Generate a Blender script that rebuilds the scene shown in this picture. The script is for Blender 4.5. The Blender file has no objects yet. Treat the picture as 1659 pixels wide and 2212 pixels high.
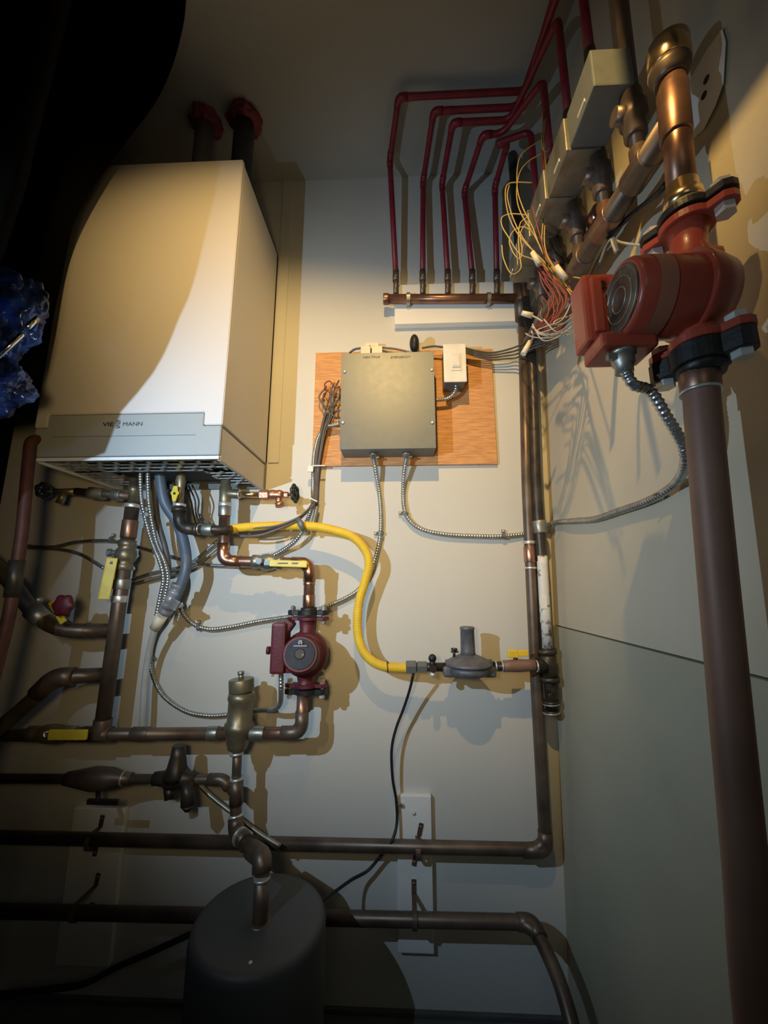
import bpy, bmesh, math, random
from mathutils import Vector, Matrix, noise
random.seed(7)
PI = math.pi
sc = bpy.context.scene
COL = sc.collection
# ------------------------------------------------------------------ camera model (photo 1659 x 2212)
F = 860.0; CX = 829.5; CY = 1106.0
PITCH = math.radians(10.5); YAW = math.radians(2.35)
cp, sp = math.cos(PITCH), math.sin(PITCH); cy_, sy_ = math.cos(YAW), math.sin(YAW)
FWD = Vector((-sy_*cp, cy_*cp, sp)); RIGHT = Vector((cy_, sy_, 0)); UP = RIGHT.cross(FWD)
def ray(px, py):
    return FWD + RIGHT*((px-CX)/F) + UP*((CY-py)/F)
_r = ray(900, 2190); H = -_r.z*(1.33/_r.y)          # eye height so that the wall foot is the floor
CAM = Vector((0, 0, H))
def W(px, py, Y):                                     # point at distance Y from the lens plane wall-parallel
    r = ray(px, py); return CAM + r*(Y/r.y)
def WX(px, py, X):
    r = ray(px, py); return CAM + r*(X/r.x)
def WZ(px, py, z):                                    # z relative to the eye
    r = ray(px, py); return CAM + r*(z/r.z)
YW = 1.33
def R(v): return math.radians(v)
# ------------------------------------------------------------------ materials
MATS = {}
def mat(name, col, rough=.5, metal=0, spec=.5, col2=None, nscale=20, nlo=.35, nhi=.65, bump=0, bscale=60, rvar=0, coat=0, stretch=None, trans=0):
    m = bpy.data.materials.new(name); m.use_nodes = True
    nt = m.node_tree; b = nt.nodes['Principled BSDF']
    b.inputs['Roughness'].default_value = rough; b.inputs['Metallic'].default_value = metal
    b.inputs['Specular IOR Level'].default_value = spec; b.inputs['Coat Weight'].default_value = coat
    tc = nt.nodes.new('ShaderNodeTexCoord'); mp = nt.nodes.new('ShaderNodeMapping')
    nt.links.new(tc.outputs['Object'], mp.inputs['Vector'])
    if stretch: mp.inputs['Scale'].default_value = stretch
    n = nt.nodes.new('ShaderNodeTexNoise'); n.inputs['Scale'].default_value = nscale; n.inputs['Detail'].default_value = 6
    nt.links.new(mp.outputs[0], n.inputs['Vector'])
    cr = nt.nodes.new('ShaderNodeValToRGB')
    c2 = col2 or tuple(c*.86 for c in col)
    cr.color_ramp.elements[0].position = nlo; cr.color_ramp.elements[0].color = (*c2, 1)
    cr.color_ramp.elements[1].position = nhi; cr.color_ramp.elements[1].color = (*col, 1)
    nt.links.new(n.outputs['Fac'], cr.inputs['Fac']); nt.links.new(cr.outputs[0], b.inputs['Base Color'])
    if rvar:
        mr = nt.nodes.new('ShaderNodeMapRange'); mr.inputs['To Min'].default_value = max(.02, rough-rvar); mr.inputs['To Max'].default_value = rough+rvar
        nt.links.new(n.outputs['Fac'], mr.inputs['Value']); nt.links.new(mr.outputs[0], b.inputs['Roughness'])
    if bump:
        n2 = nt.nodes.new('ShaderNodeTexNoise'); n2.inputs['Scale'].default_value = bscale; n2.inputs['Detail'].default_value = 4
        nt.links.new(mp.outputs[0], n2.inputs['Vector'])
        bp = nt.nodes.new('ShaderNodeBump'); bp.inputs['Strength'].default_value = bump; bp.inputs['Distance'].default_value = .003
        nt.links.new(n2.outputs['Fac'], bp.inputs['Height']); nt.links.new(bp.outputs[0], b.inputs['Normal'])
    MATS[name] = m; return m
def s2l(r, g, b):
    f = lambda c: (c/255/12.92) if c/255 <= .04045 else ((c/255+.055)/1.055)**2.4
    return (f(r), f(g), f(b))
M_wall = mat('wall_paint', (.60,.60,.555), .75, col2=(.575,.575,.53), nscale=3, bump=.12, bscale=160)
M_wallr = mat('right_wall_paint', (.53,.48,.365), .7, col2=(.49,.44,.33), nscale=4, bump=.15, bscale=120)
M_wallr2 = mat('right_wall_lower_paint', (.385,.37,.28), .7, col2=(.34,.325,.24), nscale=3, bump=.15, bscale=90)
M_ceil = mat('ceiling_paint', (.42,.42,.38), .85, col2=(.38,.385,.345), nscale=2.5, bump=.15, bscale=90)
M_floor = mat('concrete_floor', (.12,.12,.115), .8, col2=(.08,.08,.075), nscale=8, bump=.3)
M_dark = mat('dark_room_paint', (.008,.008,.008), .9, spec=.1)
M_white = mat('white_enamel', (.58,.565,.545), .33, nscale=2, col2=(.565,.55,.53))
M_fascia = mat('pale_grey_enamel', (.32,.35,.35), .36, nscale=2, col2=(.31,.34,.34))
M_lip = mat('white_trim_lip', (.7,.74,.75), .3)
M_grille = mat('pressed_steel_grille', (.55,.62,.64), .35, metal=.6, nscale=30)
M_cav = mat('dark_cavity', (.03,.035,.035), .7)
M_logo = mat('dark_grey_print', (.05,.05,.055), .5)
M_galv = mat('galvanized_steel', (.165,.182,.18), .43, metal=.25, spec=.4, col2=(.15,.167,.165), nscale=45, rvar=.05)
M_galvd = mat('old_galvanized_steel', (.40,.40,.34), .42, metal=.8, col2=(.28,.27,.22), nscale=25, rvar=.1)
M_flex = mat('armoured_cable_steel', (.52,.54,.53), .33, metal=.85, col2=(.38,.40,.40), nscale=60)
M_screw = mat('screw_steel', (.72,.72,.68), .35, metal=.45)
M_copper = mat('aged_copper', (.34,.19,.125), .36, metal=.75, col2=(.18,.10,.07), nscale=14, rvar=.12)
M_copperb = mat('bright_copper', (.56,.31,.21), .30, metal=.92, col2=(.38,.20,.135), nscale=18, rvar=.08)
M_copperd = mat('tarnished_copper', (.20,.150,.112), .42, metal=.6, col2=(.11,.082,.062), nscale=12, rvar=.12)
M_copperr = mat('dull_brown_copper', (.29,.165,.115), .55, metal=.25, col2=(.20,.115,.08), nscale=6, rvar=.08)
M_brass = mat('aged_brass', (.30,.26,.165), .42, metal=.65, col2=(.19,.165,.105), nscale=20, rvar=.1)
M_brassb = mat('bright_brass', (.80,.58,.32), .22, metal=.95, col2=(.60,.42,.22), nscale=20)
M_bronze = mat('red_bronze', (.66,.36,.24), .34, metal=.85, col2=(.45,.22,.14), nscale=40, bump=.2, bscale=200)
M_solder = mat('solder_ring', (.70,.70,.66), .35, metal=.6)
M_redpipe = mat('red_painted_pipe', (.26,.018,.03), .42, col2=(.17,.012,.022), nscale=25)
M_redpump = mat('orange_red_enamel', (.42,.075,.042), .34, col2=(.33,.055,.03), nscale=10, bump=.12, bscale=90, coat=.2)
M_redtape = mat('faded_label_band', (.42,.17,.10), .5, nscale=10)
M_maroon = mat('maroon_enamel', (.115,.014,.024), .5, col2=(.08,.011,.018), nscale=20, bump=.2, bscale=150)
M_black = mat('black_iron', (.025,.025,.025), .45, metal=.2, col2=(.015,.015,.015), bump=.2, bscale=100)
M_plateblk = mat('pump_nameplate', (.040,.046,.062), .62, spec=.3, col2=(.028,.032,.042), nscale=40)
M_plated = mat('worn_label_disc', (.16,.13,.10), .30, metal=.4, col2=(.05,.045,.035), nscale=28, nlo=.45, nhi=.62)
M_wmark = mat('white_print', (.55,.56,.60), .5)
M_rubber = mat('black_rubber_cable', (.018,.018,.018), .5)
M_greycab = mat('grey_cable', (.10,.095,.09), .5, col2=(.07,.065,.06))
M_brncab = mat('brown_grey_wire', (.17,.14,.13), .5, col2=(.11,.09,.085))
M_yel = mat('yellow_gas_hose', (.88,.60,.045), .42, col2=(.78,.52,.04), nscale=30)
M_yelh = mat('yellow_vinyl_handle', (.72,.58,.05), .45, col2=(.62,.48,.04), nscale=30)
M_yelw = mat('yellow_wire', (.46,.34,.11), .5)
M_redw = mat('red_wire', (.22,.035,.03), .5, col2=(.13,.022,.022))
M_whtw = mat('white_wire', (.42,.40,.38), .5)
M_blue = mat('blue_grey_hose', (.10,.13,.18), .45, col2=(.07,.095,.135))
M_tape = mat('grey_shiny_tape', (.26,.27,.28), .28, col2=(.13,.13,.135), nscale=30, bump=.5, bscale=60)
M_clear = mat('milky_white_tube', (.50,.52,.50), .35)
M_cream = mat('cream_plastic', (.74,.66,.48), .5)
M_plast = mat('white_plastic', (.80,.79,.73), .3)
M_plast2 = mat('white_plastic_toggle', (.74,.73,.68), .35)
M_board = mat('white_painted_board', (.82,.83,.80), .6, col2=(.76,.77,.74), nscale=6)
M_reg = mat('grey_cast_aluminium', (.17,.175,.19), .5, metal=.35, col2=(.12,.125,.14), nscale=50, bump=.2, bscale=200)
M_steelp = mat('black_steel_pipe', (.085,.07,.055), .42, metal=.55, col2=(.04,.035,.028), nscale=18, rvar=.1)
M_ptape = mat('white_thread_seal_paint', (.70,.70,.66), .5, col2=(.12,.10,.09), nscale=40, nlo=.36, nhi=.46)
M_tank = mat('dark_grey_tank_paint', (.075,.079,.077), .5, col2=(.066,.069,.067), nscale=6)
M_pvc = mat('grey_vent_pipe', (.13,.13,.13), .45)
M_blk2 = mat('black_vent_pipe', (.03,.032,.03), .5)
M_caulk = mat('red_firestop_caulk', (.24,.03,.045), .6, col2=(.15,.02,.03), nscale=40, bump=.8, bscale=60)
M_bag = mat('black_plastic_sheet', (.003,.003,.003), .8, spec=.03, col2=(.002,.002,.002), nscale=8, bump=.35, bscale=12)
M_foil = mat('dark_plastic_blue_glow', (.05,.13,.50), .2, metal=.3, col2=(.010,.018,.06), nscale=14, nlo=.42, nhi=.62, bump=.5, bscale=40)  # blue reflections put into the base colour of dark plastic
M_zip = mat('zip_silver', (.8,.82,.8), .2, metal=1)
M_hand = mat('dark_green_handwheel', (.02,.03,.028), .4)
M_pencil = mat('marker_ink', (.12,.12,.10), .6)
M_nut = mat('red_wire_nut', (.5,.12,.08), .5)
# wood
def wood():
    m = bpy.data.materials.new('plywood_orange'); m.use_nodes = True; nt = m.node_tree; b = nt.nodes['Principled BSDF']
    tc = nt.nodes.new('ShaderNodeTexCoord'); mp = nt.nodes.new('ShaderNodeMapping'); mp.inputs['Scale'].default_value = (3, 1, 30)
    nt.links.new(tc.outputs['Object'], mp.inputs['Vector'])
    n = nt.nodes.new('ShaderNodeTexNoise'); n.inputs['Scale'].default_value = 6; n.inputs['Detail'].default_value = 8; n.inputs['Distortion'].default_value = .6
    nt.links.new(mp.outputs[0], n.inputs['Vector'])
    cr = nt.nodes.new('ShaderNodeValToRGB'); cr.color_ramp.elements[0].position = .3; cr.color_ramp.elements[0].color = (.42,.20,.08,1)
    cr.color_ramp.elements[1].position = .62; cr.color_ramp.elements[1].color = (.66,.33,.125,1)
    nt.links.new(n.outputs['Fac'], cr.inputs['Fac']); nt.links.new(cr.outputs[0], b.inputs['Base Color']); b.inputs['Roughness'].default_value = .6
    # knots
    v = nt.nodes.new('ShaderNodeTexVoronoi'); v.inputs['Scale'].default_value = 5.5
    nt.links.new(tc.outputs['Object'], v.inputs['Vector'])
    k = nt.nodes.new('ShaderNodeValToRGB'); k.color_ramp.elements[0].position = .03; k.color_ramp.elements[0].color = (.25,.12,.06,1); k.color_ramp.elements[1].position = .10; k.color_ramp.elements[1].color = (1,1,1,1)
    nt.links.new(v.outputs['Distance'], k.inputs['Fac'])
    mx = nt.nodes.new('ShaderNodeMix'); mx.data_type = 'RGBA'; mx.blend_type = 'MULTIPLY'; mx.inputs['Factor'].default_value = .7
    nt.links.new(cr.outputs[0], mx.inputs[6]); nt.links.new(k.outputs[0], mx.inputs[7]); nt.links.new(mx.outputs[2], b.inputs['Base Color'])
    return m
M_wood = wood()
# ------------------------------------------------------------------ geometry collector
class G:
    def __init__(s): s.v = []; s.f = []; s.sm = []
    def add(s, vs, fs, smooth=True):
        o = len(s.v); s.v += [Vector(v) for v in vs]
        for f in fs: s.f.append(tuple(i+o for i in f)); s.sm.append(smooth)
        return s
    def bm(s, bm, M=None, smooth=False):
        if M is not None: bm.transform(M)
        bm.verts.index_update()
        s.add([v.co.copy() for v in bm.verts], [[v.index for v in f.verts] for f in bm.faces], smooth); bm.free(); return s
    def box(s, c, d, bev=.002, rot=None, seg=2, smooth=False):
        bm = bmesh.new(); bmesh.ops.create_cube(bm, size=1); bm.transform(Matrix.Diagonal((*d, 1)))
        if bev > 0: bmesh.ops.bevel(bm, geom=bm.edges[:], offset=min(bev, min(d)*.45), segments=seg, affect='EDGES', profile=.6)
        M = Matrix.Translation(c) @ (rot.to_4x4() if rot is not None else Matrix())
        return s.bm(bm, M, smooth)
    def span(s, a, b, bev=.002, smooth=False):           # box between two corners
        a = Vector(a); b = Vector(b); return s.box((a+b)/2, [abs(x) for x in (b-a)], bev, smooth=smooth)
    def lathe(s, p, d, prof, n=24, sx=1.0, cap=True):
        d = Vector(d).normalized(); u = d.orthogonal().normalized(); w = d.cross(u)
        vs = []; fs = []
        for t, r in prof:
            for i in range(n):
                a = 2*PI*i/n; vs.append(Vector(p)+d*t+(u*math.cos(a)+w*math.sin(a)*sx)*r)
        for k in range(len(prof)-1):
            for i in range(n):
                j = (i+1) % n; fs.append((k*n+i, k*n+j, (k+1)*n+j, (k+1)*n+i))
        s.add(vs, fs, True)
        if cap:
            o = len(s.v)-len(vs)
            s.f.append(tuple(o+i for i in range(n))[::-1]); s.sm.append(False)
            s.f.append(tuple(o+(len(prof)-1)*n+i for i in range(n))); s.sm.append(False)
        return s
    def cyl(s, a, b, r, r2=None, n=20, bev=0):
        a = Vector(a); b = Vector(b); L = (b-a).length; r2 = r if r2 is None else r2
        if bev: prof = [(0, r-bev), (bev*.3, r-bev*.3), (bev, r), (L-bev, r2), (L-bev*.3, r2-bev*.3), (L, r2-bev)]
        else: prof = [(0, r), (L, r2)]
        return s.lathe(a, b-a, prof, n)
    def hexn(s, a, b, r): a = Vector(a); b = Vector(b); o = len(s.sm); s.lathe(a, b-a, [(0, r*.94), ((b-a).length*.1, r), ((b-a).length*.9, r), ((b-a).length, r*.94)], 6); s.sm[o:] = [False]*(len(s.sm)-o); return s
    def sphere(s, c, r, sc_=(1,1,1), n=16):
        bm = bmesh.new(); bmesh.ops.create_uvsphere(bm, u_segments=n, v_segments=n//2+2, radius=r)
        return s.bm(bm, Matrix.Translation(c) @ Matrix.Diagonal((*sc_, 1)), True)
    def tube(s, pts, r, n=12, cap=True):
        P = [Vector(p) for p in pts]; rr = r if isinstance(r, (list, tuple)) else [r]*len(P)
        T = []
        for i in range(len(P)):
            t = (P[min(i+1, len(P)-1)]-P[max(i-1, 0)]); T.append(t.normalized() if t.length > 1e-9 else Vector((0,0,1)))
        u = T[0].orthogonal().normalized(); vs = []; fs = []
        for i, p in enumerate(P):
            if i:
                q = T[i-1].rotation_difference(T[i]); u = q @ u
            u = (u-T[i]*u.dot(T[i])).normalized(); w = T[i].cross(u)
            for k in range(n):
                a = 2*PI*k/n; vs.append(p+(u*math.cos(a)+w*math.sin(a))*rr[i])
        for i in range(len(P)-1):
            for k in range(n):
                j = (k+1) % n; fs.append((i*n+k, i*n+j, (i+1)*n+j, (i+1)*n+k))
        s.add(vs, fs, True)
        if cap:
            o = len(s.v)-len(vs); s.f.append(tuple(o+i for i in range(n))[::-1]); s.sm.append(False)
            s.f.append(tuple(o+(len(P)-1)*n+i for i in range(n))); s.sm.append(False)
        return s
def spline(pts, step=.006):
    P = [Vector(p) for p in pts]; P = [P[0]*2-P[1]]+P+[P[-1]*2-P[-2]]; out = []
    for i in range(1, len(P)-2):
        a, b, c, d = P[i-1:i+3]; L = (c-b).length; n = max(2, int(L/step))
        # centripetal-like catmull rom
        for k in range(n):
            t = k/n; out.append(.5*((2*b)+(c-a)*t+(2*a-5*b+4*c-d)*t*t+(3*b-a-3*c+d)*t**3))
    out.append(P[-2].copy()); return out
def resample(P, step):
    out = [P[0]]; acc = 0
    for i in range(1, len(P)):
        seg = (P[i]-P[i-1]).length
        while acc+seg >= step:
            t = (step-acc)/seg; q = P[i-1].lerp(P[i], t); out.append(q); P = P[:i-1]+[q]+P[i:]; seg = (P[i]-P[i-1]).length; acc = 0
        acc += seg
    return out
def rounded(pts, rad, n=7):
    P = [Vector(p) for p in pts]; out = [P[0]]
    for i in range(1, len(P)-1):
        a = (P[i-1]-P[i]); b = (P[i+1]-P[i]); r = min(rad, a.length*.48, b.length*.48)
        p0 = P[i]+a.normalized()*r; p1 = P[i]+b.normalized()*r
        for k in range(n+1):
            t = k/n; out.append((1-t)**2*p0+2*t*(1-t)*P[i]+t*t*p1)
    out.append(P[-1]); return out
# ------------------------------------------------------------------ objects
def tag(o, label=None, cat=None, group=None, kind=None):
    if label: o['label'] = label
    if cat: o['category'] = cat
    if group: o['group'] = group
    if kind: o['kind'] = kind
    return o
ORG = {}
def obj(name, g, m, parent=None, label=None, cat=None, group=None, kind=None):
    me = bpy.data.meshes.new(name)
    if parent is not None: org = ORG[parent]
    else:
        xs = [v for v in g.v]; org = Vector((sum(v.x for v in xs)/len(xs), sum(v.y for v in xs)/len(xs), min(v.z for v in xs)))
    me.from_pydata([v-org for v in g.v], [], g.f); me.polygons.foreach_set('use_smooth', g.sm)
    me.materials.append(m); me.validate()
    bm = bmesh.new(); bm.from_mesh(me); bmesh.ops.recalc_face_normals(bm, faces=bm.faces); bm.to_mesh(me); bm.free()
    o = bpy.data.objects.new(name, me); COL.objects.link(o)
    if parent is not None: o.parent = parent
    else: o.location = org
    ORG[o] = org
    return tag(o, label, cat, group, kind)
def thing(name, label, cat, loc, group=None):
    o = bpy.data.objects.new(name, None); o.empty_display_size = .03; COL.objects.link(o); o.location = loc; ORG[o] = Vector(loc)
    return tag(o, label, cat, group)
def struct(name, g, m): return obj(name, g, m, kind='structure')
def run(parent, pts, r, m, me=None, bend=None, fit=True, fr=1.14, corners=None):
    """rigid pipe through corner points; 'pipe' plus an elbow part at every corner"""
    bend = bend or r*2.6
    obj('pipe', G().tube(rounded(pts, bend), r, 18), m, parent)
    if fit:
        P = [Vector(p) for p in pts]
        for i in range(1, len(P)-1):
            if corners is not None and i not in corners: continue
            a = (P[i-1]-P[i]); b = (P[i+1]-P[i]); L = bend+r*.9
            q = rounded([P[i]+a.normalized()*min(L, a.length*.6), P[i], P[i]+b.normalized()*min(L, b.length*.6)], bend)
            g = G().tube(q, r*fr, 18)
            obj('elbow', g, me or m, parent)
def ringat(parent, a, b, r, m, name='coupling', t=.5, L=.03, fr=1.14):
    a = Vector(a); b = Vector(b); c = a.lerp(b, t); d = (b-a).normalized()
    obj(name, G().cyl(c-d*L/2, c+d*L/2, r*fr, n=20, bev=r*.06), m, parent)
def flexcable(name, pts, r, parent=None, label=None, cat=None, group=None, m=None, pitch=.0085, amp=.12, sm=True):
    P = spline(pts, .004) if sm else pts
    P = resample(P, pitch/6); rr = [r*(1+amp*math.sin(2*PI*i/6+.4)) for i in range(len(P))]
    return obj(name, G().tube(P, rr, 10), m or M_flex, parent, label, cat, group)
def cable(name, pts, r, m, parent=None, label=None, cat=None, group=None, step=.008):
    return obj(name, G().tube(spline(pts, step), r, 8), m, parent, label, cat, group)
def clip(p, label, d=(1,0,0), r=.006, parent=None):
    """one-hole strap that saddles the conduit, with a screw beside it"""
    p = Vector(p); d = Vector(d).normalized(); side = d.cross(Vector((0,1,0))).normalized()
    if parent is None: t = thing('cable_clip', label, 'clip', p, 'conduit clips')
    else: t = parent
    g = G(); L = .011; pts = []
    for k in range(9):
        a = PI*k/8; pts.append(p+side*math.cos(a)*r*1.3-Vector((0,1,0))*math.sin(a)*r*1.3)
    vs = []; fs = []
    for q in pts:
        n = (q-p).normalized()*.0012
        vs += [q-d*L/2, q+d*L/2, q+n+d*L/2, q+n-d*L/2]
    for k in range(8):
        for j in range(4): fs.append((k*4+j, k*4+(j+1) % 4, (k+1)*4+(j+1) % 4, (k+1)*4+j))
    g.add(vs, fs, False)
    e = p+side*r*2.2
    g.box(e+Vector((0,.003,0)), (.011,.002,.011), .0005)
    obj('strap', g, M_galv, t); obj('screw', G().lathe(e+Vector((0,.002,0)), (0,-1,0), [(0,.004),(.003,.004),(.005,.0025),(.0055,.0005)], 10), M_screw, t)
    return t
# ================================================================== the room
zc = WZ  # noqa
_e = W(715, 388, YW); ZC = _e.z                       # ceiling height
c1 = W(1178, 900, YW); c2 = W(1216, 1800, YW); kx = (c1.x-c2.x)/(c1.z-c2.z)
def XR(z): return c1.x+kx*(z-c1.z)                    # right wall leans a touch
def WR(px, py, off=0.0):                              # point on the right wall, 'off' in front of it
    r = ray(px, py)
    # X = XR(Z)-off ; CAM + r t
    t = (c1.x-off+kx*(CAM.z-c1.z))/(r.x-kx*r.z); return CAM+r*t
struct('wall_back', G().span((-1.5, YW, -.02), (1.0, YW+.1, ZC+.15), 0), M_wall)
# right wall: two boards with a horizontal joint between them
zj = W(1214, 1350, YW).z
def wr(z0, z1, off, y0=-1.3, y1=YW):
    g = G(); X0, X1 = XR(z0)-off, XR(z1)-off
    v = [(X0,y0,z0),(X0,y1,z0),(X1,y1,z1),(X1,y0,z1),(X0+.25,y0,z0),(X0+.25,y1,z0),(X1+.25,y1,z1),(X1+.25,y0,z1)]
    g.add(v, [(0,1,2,3),(7,6,5,4),(0,4,5,1),(1,5,6,2),(2,6,7,3),(3,7,4,0)], False); return g
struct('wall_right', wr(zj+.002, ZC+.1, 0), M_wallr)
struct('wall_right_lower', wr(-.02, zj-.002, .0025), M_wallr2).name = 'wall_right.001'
struct('ceiling', G().span((-1.5,-1.3,ZC), (1.0,YW+.05,ZC+.12), 0), M_ceil)
struct('unseen_lamp_block', G().span((.17,-.6,1.09+H), (.40,.30,ZC), .004), M_ceil).name = 'added_lamp_blocker'  # unseen block added to keep the work lamp off the upper right wall
struct('floor', G().span((-1.5,-1.3,-.1), (1.0,YW+.05,0), 0), M_floor)
struct('wall_left', G().span((-1.5,-1.3,-.02), (-1.42,YW+.02,ZC+.05), 0), M_dark)
struct('wall_front', G().span((-1.5,-1.38,-.02), (1.0,-1.3,ZC+.05), 0), M_dark)
struct('baseboard_back', G().span((-1.42, YW-.012, 0), (XR(0)-.01, YW, .012), .003), M_floor)
# drywall corner bead strip beside the boiler
a = W(590, 1000, YW); b = W(618, 960, YW)
g = G(); x0, x1 = W(596, 700, YW).x, W(628, 500, YW).x
g.span((x0, YW-.005, W(620, 1000, YW).z), (x1, YW, ZC), .002); struct('trim_1', g, M_wall)
# ================================================================== white mounting boards on the wall
t = thing('mounting_board', 'white painted upright board behind the lower copper pipes, in the middle of the wall', 'board', W(895, 2062, YW))
a = W(858, 1718, YW-.02); b = W(938, 2062, YW-.02)
obj('board', G().span((a.x, YW-.02, b.z), (b.x, YW-.001, a.z), .003), M_board, t)
for px, py in ((867, 1738), (894, 1756)):
    obj('screw', G().lathe(W(px, py, YW-.02), (0,-1,0), [(0,.005),(.004,.005),(.006,.003),(.0065,.0005)], 10), M_screw, t)
t = thing('mounting_board', 'white painted upright board at the dark lower left, behind the copper pipes', 'board', W(195, 2090, YW))
a = W(160, 1745, YW-.02); b = W(235, 2090, YW-.02)
obj('board', G().span((a.x, YW-.02, b.z), (b.x, YW-.001, a.z), .003), M_board, t)
t = thing('mounting_board', 'white painted horizontal board behind the copper manifold with five red risers', 'board', W(980, 690, YW))
a = W(852, 615, YW-.03); b = W(1125, 693, YW-.03)
obj('board', G().span((a.x, YW-.03, b.z), (b.x, YW-.001, a.z), .003), M_board, t)
# plywood backing
a = W(682, 762, YW-.014); b = W(1075, 1002, YW-.014)
obj('plywood_panel', G().span((a.x, YW-.014, b.z), (b.x, YW-.0005, a.z), .0015), M_wood, None, 'orange brown plywood backing panel behind the grey control box', 'board')
# ================================================================== control box
YB = 1.225
a = W(738, 764, YB); b = W(942, 968, YB)
t = thing('electrical_box', 'square galvanized steel control box screwed to the plywood panel', 'electrical box', ((a.x+b.x)/2, YB+.05, b.z))
obj('body', G().span((a.x+.001, YB+.0015, b.z+.001), (b.x-.001, YW-.014, a.z-.001), .002), M_galv, t)
obj('cover', G().span((a.x, YB-.0005, b.z), (b.x, YB+.001, a.z), .0006), M_galv, t)
for px, py in ((745, 803), (741, 913), (933, 799), (934, 913)):
    p = W(px, py, YB-.0005); obj('screw', G().lathe(p, (0,-1,0), [(0,.0055),(.003,.0055),(.0045,.0035),(.005,.0005)], 12), M_screw, t)
for px, py in ((800, 950), (875, 950)):
    pass
# hand lettering
def text(name, s, p, size, m, parent, bold=0, shear=0, ext=.0003, normal='front', sx=1):
    cu = bpy.data.curves.new(name, 'FONT'); cu.body = s; cu.size = size; cu.align_x = 'LEFT'; cu.align_y = 'CENTER'; cu.extrude = ext; cu.offset = bold; cu.shear = shear
    ob = bpy.data.objects.new('tmp', cu); COL.objects.link(ob); dg = bpy.context.evaluated_depsgraph_get()
    me = bpy.data.meshes.new_from_object(ob.evaluated_get(dg)); COL.objects.unlink(ob); bpy.data.objects.remove(ob)
    M = Matrix.Rotation(PI/2, 4, 'X')
    g = G(); g.add([M @ Vector((v.co.x*sx, v.co.y, v.co.z))+Vector(p) for v in me.vertices], [tuple(q.vertices) for q in me.polygons], False)
    return obj(name, g, m, parent)
p = W(783, 772, YB-.0012); text('handwritten_words', 'HEATING', p, .011, M_pencil, t, shear=.3, sx=1.25)
p = W(843, 772, YB-.0012); text('handwritten_words', 'EMERGENCY', p, .011, M_pencil, t, shear=.3, sx=1.05)
# cable connectors under the box
for px in (807, 878):
    p = W(px, 978, 1.275); obj('cable_connector', G().lathe(Vector((p.x, 1.275, b.z+.001)), (0,0,-1), [(0,.013),(.004,.015),(.007,.013),(.008,.010),(.02,.0095)], 14).box(Vector((p.x+.014,1.275,b.z-.012)), (.012,.008,.006), .001), M_galvd, t)
p = W(737, 917, 1.285); obj('cable_connector', G().lathe(Vector((a.x+.002, 1.285, p.z)), (-1,0,0), [(0,.011),(.004,.012),(.008,.010),(.016,.009)], 12), M_galv, t)
# brass terminal covers on top of the box
t = thing('relay_housing', 'cream yellow relay housings on top of the grey control box', 'relay', W(803, 764, 1.27))
for (x0, x1, y0, y1, Y) in ((779, 800, 747, 764, 1.262), (803, 826, 747, 764, 1.262), (788, 818, 740, 752, 1.285)):
    a = W(x0, y0, Y); b = W(x1, y1, Y); obj('housing', G().span((a.x, Y, b.z), (b.x, Y+.03, a.z), .002), M_cream, t)
p = W(799, 746, 1.26); obj('screw', G().sphere(p, .003), M_screw, t)
# black oval object
t = thing('sensor', 'small black oval sensor on a white base above the control box', 'sensor', W(895, 762, YW))
p = W(895, 744, 1.25); obj('base', G().box(p+Vector((.001,.045,-.002)), (.036,.05,.066), .010, seg=3, smooth=True), M_plast, t)
obj('cap', G().sphere(p+Vector((0,-.002,.002)), .0165, (1,1.55,1.9), 20), M_rubber, t)
# light switch
YS = 1.235
a = W(957, 743, YS); b = W(1009, 824, YS)
t = thing('light_switch', 'white rocker light switch in a surface box on the plywood panel', 'switch', ((a.x+b.x)/2, YS+.04, b.z))
obj('back_box', G().span((a.x+.003, YS+.006, b.z+.003), (b.x-.003, YW-.014, a.z-.003), .003), M_galv, t)
obj('cover_plate', G().span((a.x, YS, b.z), (b.x, YS+.006, a.z), .0025), M_plast, t)
c = W(985, 782, YS); w = .0135; h = .03
obj('rocker_frame', G().box(c+Vector((0,-.001,0)), (w*2+.008,.003,h*2+.004), .0012), M_plast2, t)
obj('rocker', G().box(c+Vector((0,-.004,.004)), (w*2-.004,.004,h*1.45), .0015, rot=Matrix.Rotation(R(-6),3,'X')), M_plast, t)
obj('dimmer_slider', G().box(c+Vector((0,-.004,-h*.62)), (w*2,.004,.006), .001), M_plast2, t)
# ================================================================== boiler
YF = .97; BL = W(78, 900, YF).x; BR = W(480, 915, YF).x
zt = W(430, 348, YF).z; zb = W(400, 992, YF).z; zs = W(475, 917, YF).z; zn = W(270, 893, YF).z
YBK = YW-.005
B = thing('boiler', 'white wall hung gas boiler with a grey lower fascia', 'boiler', ((BL+BR)/2, YW-.02, zb))
g = G()
th = .012
g.span((BR-th, YF+.012, zs+.002), (BR, YBK, zt), .003); g.span((BL, YF+.012, zs+.002), (BL+th, YBK, zt), .003)
g.span((BL, YF+.012, zt-th), (BR, YBK, zt), .003)
obj('casing', g, M_white, B)
obj('back_plate', G().span((BL, YBK-.012, zb+.006), (BR, YBK, zt-.01), 0), M_galv, B)
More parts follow.
